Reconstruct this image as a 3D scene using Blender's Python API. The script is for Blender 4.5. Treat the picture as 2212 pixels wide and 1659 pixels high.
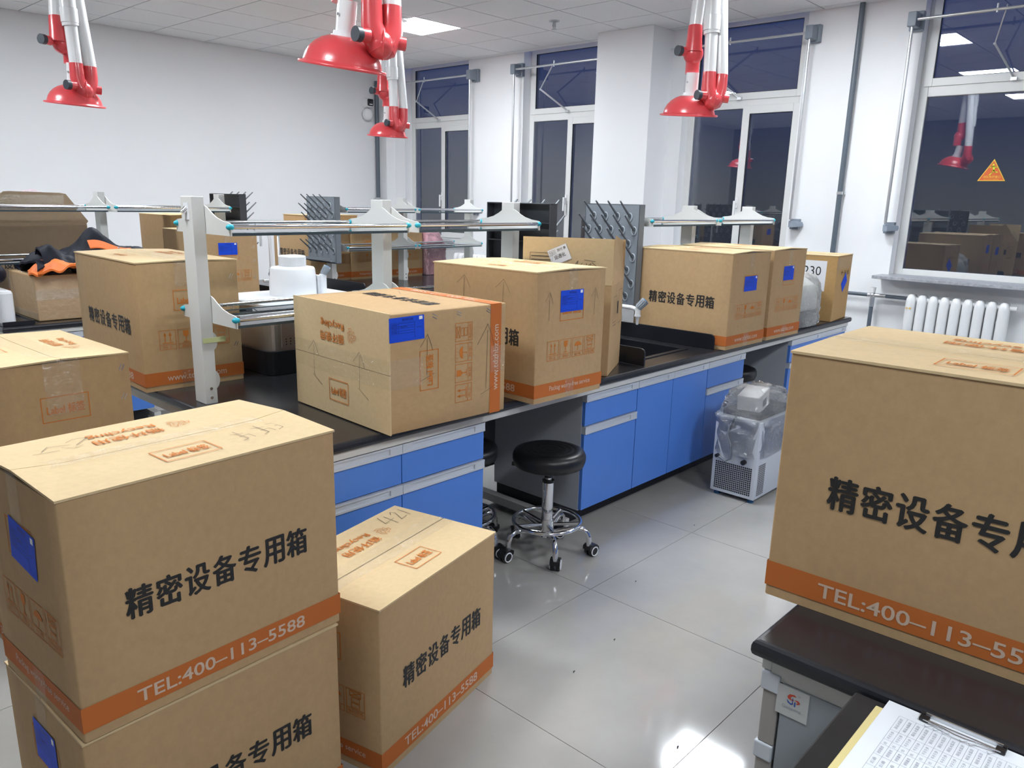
import bpy, math, random
from mathutils import Vector, Matrix
random.seed(7)
S = bpy.context.scene
COL = S.collection
PI = math.pi
for o in list(bpy.data.objects): bpy.data.objects.remove(o, do_unlink=True)

# ------------------------------------------------------------------ camera
CH = 1.5409
cam = bpy.data.cameras.new('camera'); camo = bpy.data.objects.new('camera', cam); COL.objects.link(camo)
R3 = Matrix(((0.6816226, 0.1653785, -0.7127696), (-0.7313459, 0.1844521, -0.6565901), (0.0228860, 0.9688278, 0.2466757)))
camo.matrix_world = Matrix.Translation((0, 0, CH)) @ R3.to_4x4()
cam.sensor_width = 36; cam.lens = 1687.54 / 2212 * 36
cam.shift_x = 0.0006; cam.shift_y = 0.0133
cam.clip_start = 0.02
S.camera = camo
# ------------------------------------------------------------------ view / world
S.view_settings.view_transform = 'Standard'
try: S.view_settings.look = 'None'
except Exception: pass
S.view_settings.gamma = 1; S.view_settings.use_curve_mapping = False
S.view_settings.exposure = 0.0
W = bpy.data.worlds.new('dusk'); S.world = W; W.use_nodes = True
nt = W.node_tree; nt.nodes.clear()
wo = nt.nodes.new('ShaderNodeOutputWorld'); bg = nt.nodes.new('ShaderNodeBackground')
tc = nt.nodes.new('ShaderNodeTexCoord'); sp = nt.nodes.new('ShaderNodeSeparateXYZ'); cr = nt.nodes.new('ShaderNodeValToRGB')
nt.links.new(tc.outputs['Generated'], sp.inputs[0]); nt.links.new(sp.outputs['Z'], cr.inputs[0])
cr.color_ramp.elements[0].position = 0.0; cr.color_ramp.elements[0].color = (0.075, 0.085, 0.105, 1)
cr.color_ramp.elements[1].position = 0.5; cr.color_ramp.elements[1].color = (0.045, 0.10, 0.42, 1)
e = cr.color_ramp.elements.new(0.12); e.color = (0.055, 0.085, 0.22, 1)
nt.links.new(cr.outputs[0], bg.inputs[0]); bg.inputs[1].default_value = 1.0
nt.links.new(bg.outputs[0], wo.inputs[0])
PANEL_STRENGTH = 57.0

# ------------------------------------------------------------------ materials
MATS = {}
def mat(name, col, rough=0.5, metal=0.0, spec=0.5, noise=None, bump=None, emit=None, coat=0.0, noise_scale=(1, 1, 1)):
    if name in MATS: return MATS[name]
    m = bpy.data.materials.new(name); m.use_nodes = True; t = m.node_tree
    b = t.nodes['Principled BSDF']
    b.inputs['Base Color'].default_value = (*col, 1); b.inputs['Roughness'].default_value = rough
    b.inputs['Metallic'].default_value = metal
    b.inputs['Specular IOR Level'].default_value = spec
    if coat: b.inputs['Coat Weight'].default_value = coat; b.inputs['Coat Roughness'].default_value = 0.05
    if noise or bump:
        c = t.nodes.new('ShaderNodeTexCoord'); mp = t.nodes.new('ShaderNodeMapping'); mp.inputs['Scale'].default_value = noise_scale
        t.links.new(c.outputs['Object'], mp.inputs[0])
    if noise:
        sc, amt = noise
        n = t.nodes.new('ShaderNodeTexNoise'); n.inputs['Scale'].default_value = sc; n.inputs['Detail'].default_value = 6
        n.inputs['Roughness'].default_value = 0.65
        t.links.new(mp.outputs[0], n.inputs['Vector'])
        r = t.nodes.new('ShaderNodeValToRGB')
        r.color_ramp.elements[0].position = 0.3; r.color_ramp.elements[1].position = 0.7
        r.color_ramp.elements[0].color = tuple(max(0, x * (1 - amt)) for x in col) + (1,)
        r.color_ramp.elements[1].color = tuple(min(1, x * (1 + amt)) for x in col) + (1,)
        t.links.new(n.outputs['Fac'], r.inputs[0]); t.links.new(r.outputs[0], b.inputs['Base Color'])
    if bump:
        sc, st = bump
        n2 = t.nodes.new('ShaderNodeTexNoise'); n2.inputs['Scale'].default_value = sc; n2.inputs['Detail'].default_value = 4
        t.links.new(mp.outputs[0], n2.inputs['Vector'])
        bp = t.nodes.new('ShaderNodeBump'); bp.inputs['Strength'].default_value = st; bp.inputs['Distance'].default_value = 0.01
        t.links.new(n2.outputs['Fac'], bp.inputs['Height']); t.links.new(bp.outputs[0], b.inputs['Normal'])
    if emit:
        b.inputs['Emission Color'].default_value = (*emit[0], 1); b.inputs['Emission Strength'].default_value = emit[1]
    MATS[name] = m
    return m
def film(name, tint, fac, rough=0.12, bump=None, dif=0.0, difcol=(1, 1, 1), fres=1.5, even=False):
    """clear sheet: transparent + gloss by angle (+ a little milky diffuse)"""
    if name in MATS: return MATS[name]
    m = bpy.data.materials.new(name); m.use_nodes = True; t = m.node_tree; t.nodes.clear()
    out = t.nodes.new('ShaderNodeOutputMaterial'); tr = t.nodes.new('ShaderNodeBsdfTransparent'); tr.inputs[0].default_value = (*tint, 1)
    gl = t.nodes.new('ShaderNodeBsdfGlossy'); gl.inputs['Roughness'].default_value = rough; gl.inputs[0].default_value = (1, 1, 1, 1)
    mx = t.nodes.new('ShaderNodeMixShader'); fr = t.nodes.new('ShaderNodeFresnel'); fr.inputs['IOR'].default_value = fres
    ma = t.nodes.new('ShaderNodeMath'); ma.operation = 'MULTIPLY_ADD'; ma.inputs[1].default_value = 0.0 if even else 1.0; ma.inputs[2].default_value = fac
    ma.use_clamp = True
    t.links.new(fr.outputs[0], ma.inputs[0]); t.links.new(ma.outputs[0], mx.inputs[0])
    base = tr.outputs[0]
    if dif:
        d = t.nodes.new('ShaderNodeBsdfDiffuse'); d.inputs[0].default_value = (*difcol, 1)
        m2 = t.nodes.new('ShaderNodeMixShader'); m2.inputs[0].default_value = dif
        t.links.new(tr.outputs[0], m2.inputs[1]); t.links.new(d.outputs[0], m2.inputs[2]); base = m2.outputs[0]
    t.links.new(base, mx.inputs[1]); t.links.new(gl.outputs[0], mx.inputs[2])
    if bump:
        c = t.nodes.new('ShaderNodeTexCoord'); n2 = t.nodes.new('ShaderNodeTexNoise'); n2.inputs['Scale'].default_value = bump[0]
        n2.inputs['Detail'].default_value = 5; n2.inputs['Distortion'].default_value = 1.0
        t.links.new(c.outputs['Object'], n2.inputs['Vector'])
        bp = t.nodes.new('ShaderNodeBump'); bp.inputs['Strength'].default_value = bump[1]; bp.inputs['Distance'].default_value = 0.02
        t.links.new(n2.outputs['Fac'], bp.inputs['Height'])
        t.links.new(bp.outputs[0], gl.inputs['Normal'])
    t.links.new(mx.outputs[0], out.inputs[0])
    MATS[name] = m
    return m
DIMWALL = mat('dimmed_wall', (0.30, 0.31, 0.33), 0.8)  # unseen walls, colour darkened to cut bounce light on the front faces
WALL = mat('wall_paint', (0.86, 0.87, 0.89), 0.75, bump=(60, 0.03))
CTILE = mat('ceiling_board', (0.80, 0.80, 0.82), 0.9, noise=(60, 0.03), bump=(220, 0.1))
CGRID = mat('ceiling_grid_shaded', (0.20, 0.20, 0.21), 0.6)  # grid metal darkened to paint the shadow gap between tiles
CGAP = mat('ceiling_shadow_gap', (0.16, 0.16, 0.17), 0.9)
FTILE = mat('polished_floor_tile', (0.375, 0.36, 0.34), 0.07, spec=0.6, noise=(2.6, 0.07))
FGAP = mat('floor_joint', (0.16, 0.155, 0.15), 0.8)
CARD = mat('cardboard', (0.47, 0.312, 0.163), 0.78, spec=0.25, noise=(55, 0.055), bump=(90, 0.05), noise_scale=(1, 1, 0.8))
CARD_LIT = mat('cardboard_lit', (0.61, 0.46, 0.268), 0.78, spec=0.25, noise=(55, 0.05), bump=(90, 0.05))  # same cardboard, brightness of the lit tops put into the colour
CARDSHADE = mat('cardboard_gap_shade', (0.18, 0.115, 0.06), 0.9)  # dark brown that paints shade into the flap gaps
INK = mat('black_ink', (0.018, 0.017, 0.017), 0.6)
PEN = mat('pencil_mark', (0.10, 0.075, 0.05), 0.6)
ORANGE = mat('orange_ink', (0.58, 0.185, 0.03), 0.7, spec=0.3)
STRIPE = mat('orange_band', (0.50, 0.14, 0.03), 0.72, spec=0.3)
PALETXT = mat('band_lettering', (0.60, 0.45, 0.34), 0.7)
TAPE = film('packing_tape', (0.985, 0.98, 0.95), 0.07, 0.12, bump=(50, 0.8), dif=0.06, difcol=(0.92, 0.88, 0.74), even=True)
BLUEST = mat('blue_sticker', (0.008, 0.07, 0.68), 0.6, spec=0.3)
BLUEINK = mat('sticker_ink', (0.004, 0.012, 0.10), 0.5)
WHITE = mat('white_paper', (0.80, 0.81, 0.84), 0.6)
TOP = mat('black_worktop', (0.022, 0.021, 0.024), 0.24, spec=0.5, noise=(30, 0.05))
TOPEDGE = mat('worktop_edge', (0.014, 0.015, 0.02), 0.35)
FRAME = mat('grey_white_steel', (0.60, 0.60, 0.58), 0.4)
POST = mat('post_steel', (0.68, 0.68, 0.66), 0.38)
GREYPANEL = mat('grey_panel', (0.46, 0.48, 0.52), 0.5)
BLUE = mat('blue_front', (0.080, 0.225, 0.68), 0.42, noise=(1.5, 0.05))
ALU = mat('handle_aluminium', (0.60, 0.64, 0.70), 0.35, metal=0.2)
GREYFRONT = mat('warm_grey_edge', (0.33, 0.31, 0.29), 0.5)
DARK = mat('dark_plinth', (0.03, 0.03, 0.035), 0.6)
CHROME = mat('chrome', (0.82, 0.83, 0.85), 0.10, metal=1.0)
STEEL = mat('brushed_steel', (0.62, 0.62, 0.63), 0.28, metal=0.9, bump=(120, 0.05), noise_scale=(1, 1, 20))
TEAL = mat('teal_plastic', (0.02, 0.40, 0.52), 0.35)
GLASSEDGE = mat('glass_edge', (0.05, 0.08, 0.10), 0.2)
SHELFGLASS = film('shelf_glass', (0.90, 0.93, 0.93), 0.0, 0.02, fres=1.5)
PANE = film('window_glass', (0.60, 0.63, 0.68), 0.09, 0.01, fres=1.6)
RED = mat('red_plastic', (0.68, 0.065, 0.075), 0.28, spec=0.6, coat=0.2)
WPL = mat('white_plastic', (0.82, 0.83, 0.84), 0.2)
KNOB = mat('dark_knob', (0.035, 0.045, 0.06), 0.45)
PVC = mat('pvc_frame', (0.74, 0.75, 0.74), 0.4)
RUB = mat('rubber_gasket', (0.02, 0.022, 0.025), 0.6)
GREYPIPE = mat('grey_pipe', (0.10, 0.125, 0.155), 0.4)
GREYBOX = mat('grey_motor_box', (0.22, 0.26, 0.31), 0.45)
GALV = mat('galvanised', (0.62, 0.64, 0.66), 0.28, metal=0.85)
STONE = mat('sill_stone', (0.36, 0.37, 0.40), 0.4, noise=(40, 0.3))
RADW = mat('radiator_white', (0.82, 0.83, 0.84), 0.25)
RACKG = mat('rack_grey', (0.20, 0.225, 0.255), 0.45)
COLLAR = mat('peg_collar_grey', (0.36, 0.40, 0.44), 0.4)
RACKD = mat('rack_dark', (0.055, 0.06, 0.07), 0.5)
PEGM = mat('peg_grey', (0.15, 0.165, 0.185), 0.4)
BLACKPL = mat('black_plastic', (0.012, 0.012, 0.014), 0.35)
LEATHER = mat('black_vinyl', (0.010, 0.010, 0.012), 0.36, spec=0.5)
SINKM = mat('black_sink', (0.012, 0.013, 0.018), 0.3)
NAVY = mat('navy_cloth', (0.006, 0.007, 0.017), 0.6, spec=0.25, bump=(40, 0.25))
ORCLOTH = mat('orange_cloth', (0.78, 0.17, 0.02), 0.6, bump=(40, 0.2))
WHITEAPP = mat('white_enamel', (0.76, 0.78, 0.81), 0.35)
BAG = film('stretch_film', (0.98, 0.985, 0.99), 0.10, 0.06, bump=(55, 1.0), dif=0.05, difcol=(0.9, 0.92, 0.95))
PINK = mat('pink_wrap', (0.72, 0.40, 0.46), 0.25, noise=(9, 0.4), bump=(30, 0.8))
PINKFILM = film('pink_film', (0.96, 0.75, 0.80), 0.08, 0.1, bump=(28, 1.0), dif=0.25, difcol=(0.9, 0.7, 0.76))
BUBBLE = film('bubble_wrap', (0.92, 0.92, 0.86), 0.10, 0.2, bump=(50, 1.0), dif=0.25, difcol=(0.85, 0.86, 0.85))
YEL = mat('yellow_card', (0.66, 0.56, 0.26), 0.6)
NOTE = mat('yellow_note', (0.68, 0.72, 0.36), 0.7)
PAPER = mat('white_sheet', (0.74, 0.77, 0.82), 0.6)
LINE = mat('printed_line', (0.28, 0.30, 0.34), 0.7)
LOGOR = mat('logo_red', (0.55, 0.06, 0.03), 0.5)
LOGOB = mat('logo_blue', (0.02, 0.09, 0.40), 0.5)
SIGNW = mat('sign_paper', (0.52, 0.53, 0.52), 0.6)
SIGNO = mat('sign_orange', (0.72, 0.14, 0.03), 0.45)
SIGNY = mat('sign_yellow', (0.85, 0.55, 0.05), 0.45)
SIGNL = mat('sign_lime', (0.72, 0.80, 0.04), 0.45)
BLUEG = mat('blue_lens', (0.03, 0.16, 0.30), 0.3)
FOOTB = mat('blue_foot', (0.02, 0.10, 0.22), 0.5)
LITP = mat('lit_panel', (1, 1, 1), 0.5, emit=((0.90, 0.955, 1.0), PANEL_STRENGTH))

# ------------------------------------------------------------------ mesh helpers
class MB:
    def __init__(s): s.v = []; s.f = []; s.sm = []; s.mi = []; s.cm = 0
    def add(s, vs, fs, smooth=False):
        b = len(s.v); s.v += [tuple(v) for v in vs]
        for f in fs: s.f.append(tuple(b + i for i in f)); s.sm.append(smooth); s.mi.append(s.cm)
        return s
    def box(s, x0, y0, z0, x1, y1, z1, M=None):
        vs = [Vector(p) for p in ((x0, y0, z0), (x1, y0, z0), (x1, y1, z0), (x0, y1, z0), (x0, y0, z1), (x1, y0, z1), (x1, y1, z1), (x0, y1, z1))]
        if M: vs = [M @ v for v in vs]
        return s.add(vs, [(0, 3, 2, 1), (4, 5, 6, 7), (0, 1, 5, 4), (1, 2, 6, 5), (2, 3, 7, 6), (3, 0, 4, 7)])
    def cyl(s, p, q, r, r2=None, n=16, caps=True):
        p = Vector(p); q = Vector(q); r2 = r if r2 is None else r2
        d = (q - p).normalized(); a = d.orthogonal().normalized(); b = d.cross(a)
        vs = []
        for c, rr in ((p, r), (q, r2)):
            for i in range(n):
                t = 2 * PI * i / n; vs.append(c + a * math.cos(t) * rr + b * math.sin(t) * rr)
        s.add(vs, [(i, (i + 1) % n, n + (i + 1) % n, n + i) for i in range(n)], True)
        if caps: s.add(vs, [tuple(range(n - 1, -1, -1)), tuple(range(n, 2 * n))])
        return s
    def tube(s, pts, r, n=10, closed=False, radii=None):
        pts = [Vector(p) for p in pts]; m = len(pts); rings = []
        prev = None
        for i, p in enumerate(pts):
            if closed: d = (pts[(i + 1) % m] - pts[i - 1]).normalized()
            else: d = (pts[min(i + 1, m - 1)] - pts[max(i - 1, 0)]).normalized()
            a = d.orthogonal().normalized() if prev is None else (prev - d * prev.dot(d)).normalized()
            prev = a; b = d.cross(a); rr = radii[i] if radii else r
            rings.append([p + a * math.cos(2 * PI * k / n) * rr + b * math.sin(2 * PI * k / n) * rr for k in range(n)])
        vs = [v for rg in rings for v in rg]; fs = []
        for i in range(m if closed else m - 1):
            j = (i + 1) % m
            for k in range(n): fs.append((i * n + k, i * n + (k + 1) % n, j * n + (k + 1) % n, j * n + k))
        s.add(vs, fs, True)
        if not closed: s.add(vs, [tuple(range(n - 1, -1, -1)), tuple((m - 1) * n + k for k in range(n))])
        return s
    def lathe(s, prof, c=(0, 0, 0), n=32, M=None, cap=True):
        vs = []; m = len(prof)
        for r, z in prof:
            for k in range(n):
                t = 2 * PI * k / n; v = Vector((c[0] + r * math.cos(t), c[1] + r * math.sin(t), c[2] + z)); vs.append(M @ v if M else v)
        fs = [(i * n + k, i * n + (k + 1) % n, (i + 1) * n + (k + 1) % n, (i + 1) * n + k) for i in range(m - 1) for k in range(n)]
        s.add(vs, fs, True)
        if cap: s.add(vs, [tuple(range(n - 1, -1, -1)), tuple((m - 1) * n + k for k in range(n))])
        return s
    def prism(s, poly, o, u, v, w, t):
        """polygon in (u,v) extruded t along w"""
        o = Vector(o); u = Vector(u); v = Vector(v); w = Vector(w); n = len(poly)
        a = [o + u * x + v * y for x, y in poly]; b = [p + w * t for p in a]
        return s.add(a + b, [tuple(range(n)), tuple(range(2 * n - 1, n - 1, -1))] + [(i, n + i, n + (i + 1) % n, (i + 1) % n) for i in range(n)])
    def sphere(s, c, r, n=14, m=8, sc=(1, 1, 1)):
        prof = [(r * math.sin(PI * i / m) + 1e-5, -r * math.cos(PI * i / m)) for i in range(m + 1)]
        vs = []
        for rr, z in prof:
            for k in range(n):
                t = 2 * PI * k / n; vs.append((c[0] + rr * math.cos(t) * sc[0], c[1] + rr * math.sin(t) * sc[1], c[2] + z * sc[2]))
        return s.add(vs, [(i * n + k, i * n + (k + 1) % n, (i + 1) * n + (k + 1) % n, (i + 1) * n + k) for i in range(m) for k in range(n)], True)
    def mesh(s, name, mats):
        me = bpy.data.meshes.new(name); me.from_pydata(s.v, [], s.f)
        for mm in (mats if isinstance(mats, (list, tuple)) else [mats]): me.materials.append(mm)
        me.polygons.foreach_set('use_smooth', s.sm); me.polygons.foreach_set('material_index', s.mi)
        me.update(); return me
def link(name, me, parent=None, loc=None, rotz=0.0, bev=0.0, M=None):
    o = bpy.data.objects.new(name, me); COL.objects.link(o)
    if parent is not None: o.parent = parent
    if loc is not None: o.location = loc
    if rotz: o.rotation_euler = (0, 0, rotz)
    if M is not None: o.matrix_local = M
    if bev:
        b = o.modifiers.new('bevel', 'BEVEL'); b.width = bev; b.segments = 2; b.limit_method = 'ANGLE'; b.angle_limit = 0.7
        b.harden_normals = False
    return o
def obj(name, mb, m, parent=None, **k): return link(name, mb.mesh(name, m), parent, **k)
def tag(o, label, cat, group=None, kind=None):
    o['label'] = label; o['category'] = cat
    if group: o['group'] = group
    if kind: o['kind'] = kind
    return o
def thing(name, label, cat, loc=(0, 0, 0), rotz=0, group=None, M=None):
    o = bpy.data.objects.new(name, None); COL.objects.link(o); o.location = loc; o.rotation_euler = (0, 0, rotz)
    o.empty_display_size = 0.1
    if M is not None: o.matrix_world = M
    return tag(o, label, cat, group)
def struct(name, mb, m, parent=None, **k):
    o = obj(name, mb, m, parent, **k)
    if parent is None: o['kind'] = 'structure'
    return o
def dup(root, label=None, loc=None, rotz=None):
    r = root.copy(); COL.objects.link(r)
    if label: r['label'] = label
    if loc is not None: r.location = loc
    if rotz is not None: r.rotation_euler = (0, 0, rotz)
    for ch in list(root.children):
        c = ch.copy(); COL.objects.link(c); c.parent = r
        for g in list(ch.children):
            d = g.copy(); COL.objects.link(d); d.parent = c
    return r
# ------------------------------------------------------------------ lettering and flat print
_TX = {}
def text_geo(body, bold=0.0):
    k = (body, bold)
    if k in _TX: return _TX[k]
    c = bpy.data.curves.new('lettering', 'FONT'); c.body = body; c.offset = bold; c.resolution_u = 3
    o = bpy.data.objects.new('lettering', c); COL.objects.link(o)
    dg = bpy.context.evaluated_depsgraph_get(); ev = o.evaluated_get(dg); me = ev.to_mesh()
    vs = [(v.co.x, v.co.y) for v in me.vertices]; fs = [tuple(p.vertices) for p in me.polygons]
    ev.to_mesh_clear(); bpy.data.objects.remove(o, do_unlink=True)
    x0 = min(v[0] for v in vs); x1 = max(v[0] for v in vs); y0 = min(v[1] for v in vs); y1 = max(v[1] for v in vs)
    vs = [((x - x0) / (x1 - x0), (y - y0) / (y1 - y0)) for x, y in vs]
    _TX[k] = (vs, fs); return _TX[k]
class Face:
    """a flat frame o + u*x + v*y, normal n, on which print is laid"""
    def __init__(s, o, u, v, eps=0.0006):
        s.u = Vector(u).normalized(); s.v = Vector(v).normalized(); s.n = s.u.cross(s.v); s.o = Vector(o) + s.n * eps
    def pt(s, x, y, e=0): return s.o + s.u * x + s.v * y + s.n * e
    def sub(s, x, y, rot, e=0.0):
        c, q = math.cos(rot), math.sin(rot)
        f = Face(s.pt(x, y, e), s.u * c + s.v * q, s.v * c - s.u * q, 0); return f
def txt(mb, F, body, x, y, w, h, bold=0.0, e=0.0, heavy=0.0):
    vs, fs = text_geo(body, bold)
    offs = [(0, 0)] if not heavy else [(-heavy, 0), (heavy, 0), (0, 0), (0, heavy * 0.6), (0, -heavy * 0.6)]
    for k, (dx, dy) in enumerate(offs): mb.add([F.pt(x + a * w + dx, y + b * h + dy, e + k * 0.00008) for a, b in vs], fs)
def quad(mb, F, x0, y0, x1, y1, e=0.0): mb.add([F.pt(x0, y0, e), F.pt(x1, y0, e), F.pt(x1, y1, e), F.pt(x0, y1, e)], [(0, 1, 2, 3)])
def poly(mb, F, pts, e=0.0): mb.add([F.pt(a, b, e) for a, b in pts], [tuple(range(len(pts)))])
def stroke(mb, F, pts, w=0.0016, e=0.0, closed=False):
    if closed: pts = list(pts) + [pts[0]]
    for (a, b), (c, d) in zip(pts[:-1], pts[1:]):
        L = math.hypot(c - a, d - b) or 1e-6; px, py = -(d - b) / L * w / 2, (c - a) / L * w / 2
        ex, ey = (c - a) / L * w / 2, (d - b) / L * w / 2
        poly(mb, F, [(a - px - ex, b - py - ey), (c - px + ex, d - py + ey), (c + px + ex, d + py + ey), (a + px - ex, b + py - ey)], e)
def frame(mb, F, x0, y0, x1, y1, w=0.002): stroke(mb, F, [(x0, y0), (x1, y0), (x1, y1), (x0, y1)], w, closed=True)
def icon(mb, F, x, y, w, h, k):
    lw = 0.0018; frame(mb, F, x, y, x + w, y + h, lw); cap = h * 0.24
    stroke(mb, F, [(x, y + cap), (x + w, y + cap)], lw)
    txt(mb, F, ('向上', '易碎', '怕雨', '堆码层数')[k], x + w * (0.2 if k < 3 else 0.06), y + cap * 0.2, w * (0.6 if k < 3 else 0.88), cap * 0.6)
    g = F; yy = y + cap; hh = h - cap; cx = x + w / 2
    if k == 0:
        for dx in (-0.16, 0.16):
            a = cx + dx * w; stroke(mb, g, [(a, yy + hh * 0.22), (a, yy + hh * 0.7)], w * 0.05)
            poly(mb, g, [(a - w * 0.09, yy + hh * 0.62), (a + w * 0.09, yy + hh * 0.62), (a, yy + hh * 0.88)])
        stroke(mb, g, [(x + w * 0.2, yy + hh * 0.13), (x + w * 0.8, yy + hh * 0.13)], w * 0.05)
    elif k == 1:
        poly(mb, g, [(cx - w * 0.18, yy + hh * 0.9), (cx - w * 0.17, yy + hh * 0.58), (cx - w * 0.05, yy + hh * 0.46), (cx + w * 0.05, yy + hh * 0.46), (cx + w * 0.17, yy + hh * 0.58), (cx + w * 0.18, yy + hh * 0.9)])
        stroke(mb, g, [(cx, yy + hh * 0.5), (cx, yy + hh * 0.14)], w * 0.06); stroke(mb, g, [(cx - w * 0.14, yy + hh * 0.12), (cx + w * 0.14, yy + hh * 0.12)], w * 0.05)
    elif k == 2:
        poly(mb, g, [(cx + w * 0.34 * math.cos(t * PI / 8), yy + hh * 0.42 + w * 0.26 * math.sin(t * PI / 8)) for t in range(9)])
        stroke(mb, g, [(cx, yy + hh * 0.45), (cx, yy + hh * 0.14), (cx - w * 0.08, yy + hh * 0.12)], w * 0.04)
        for d in (-0.25, -0.08, 0.1, 0.26): stroke(mb, g, [(cx + d * w, yy + hh * 0.93), (cx + (d - 0.04) * w, yy + hh * 0.84)], w * 0.02)
    else:
        frame(mb, g, cx - w * 0.3, yy + hh * 0.66, cx + w * 0.3, yy + hh * 0.92, lw); stroke(mb, g, [(cx - w * 0.3, yy + hh * 0.66), (cx + w * 0.3, yy + hh * 0.92)], lw)
        stroke(mb, g, [(cx - w * 0.3, yy + hh * 0.92), (cx + w * 0.3, yy + hh * 0.66)], lw)
        frame(mb, g, cx - w * 0.22, yy + hh * 0.36, cx + w * 0.22, yy + hh * 0.58, lw); frame(mb, g, cx - w * 0.22, yy + hh * 0.08, cx + w * 0.22, yy + hh * 0.3, lw)
def recycle_logo(mb, F, cx, cy, s):
    for k in range(3):
        g = F.sub(cx, cy, k * 2 * PI / 3 + 0.2)
        stroke(mb, g, [(-0.28 * s, 0.62 * s), (0.12 * s, 0.62 * s), (0.36 * s, 0.22 * s), (0.5 * s, 0.3 * s), (0.42 * s, -0.06 * s), (0.08 * s, 0.06 * s), (0.22 * s, 0.14 * s), (0.04 * s, 0.4 * s), (-0.16 * s, 0.4 * s)], 0.0015, closed=True)
def sticker(F, x, y, w, h, rot, parent, pens=True, white=True):
    g = F.sub(x, y, rot, 0.0006)
    mb = MB(); quad(mb, g, 0, 0, w, h); o = obj('logistics_sticker', mb, BLUEST, parent)
    o['label'] = 'bright blue logistics sticker'
    i = MB(); txt(i, g, '物流标签', w * 0.36, h * 0.83, w * 0.32, h * 0.11, e=0.0005)
    for yy in (0.74, 0.64, 0.55, 0.44, 0.34): stroke(i, g, [(w * 0.05, h * yy), (w * 0.72, h * yy)], 0.0008, 0.0005)
    stroke(i, g, [(w * 0.72, h * 0.76), (w * 0.72, h * 0.1)], 0.0008, 0.0005); stroke(i, g, [(w * 0.26, h * 0.74), (w * 0.26, h * 0.34)], 0.0008, 0.0005)
    frame(i, g, w * 0.03, h * 0.08, w * 0.97, h * 0.78, 0.0007)
    for yy, t in ((0.67, '收货单位'), (0.57, '设备名称'), (0.47, '合同编号'), (0.37, '件数')): txt(i, g, t, w * 0.06, h * yy, w * 0.16, h * 0.05, e=0.0005)
    if pens:
        stroke(i, g, [(w * 0.30, h * 0.6), (w * 0.34, h * 0.63), (w * 0.36, h * 0.57), (w * 0.42, h * 0.62), (w * 0.5, h * 0.6)], 0.0013, 0.0005)
        stroke(i, g, [(w * 0.78, h * 0.5), (w * 0.84, h * 0.52), (w * 0.92, h * 0.51)], 0.0013, 0.0005)
    obj('sticker_lettering', i, BLUEINK, o)
    if white:
        q = MB(); quad(q, g, w * 0.85, h * 0.82, w * 0.95, h * 0.96, 0.0006); obj('white_corner_patch', q, WHITE, o)
    return o
def arrow_pen(mb, F, x, y, h, w, tip=0.3):
    stroke(mb, F, [(x - w, y + h * (1 - tip)), (x - w * 0.3, y + h * 0.9), (x, y + h), (x + w * 0.35, y + h * 0.85), (x + w * 0.8, y + h * (1 - tip * 1.4))], 0.0014)
    stroke(mb, F, [(x, y + h * 0.9), (x - w * 0.1, y)], 0.0014)

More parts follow.
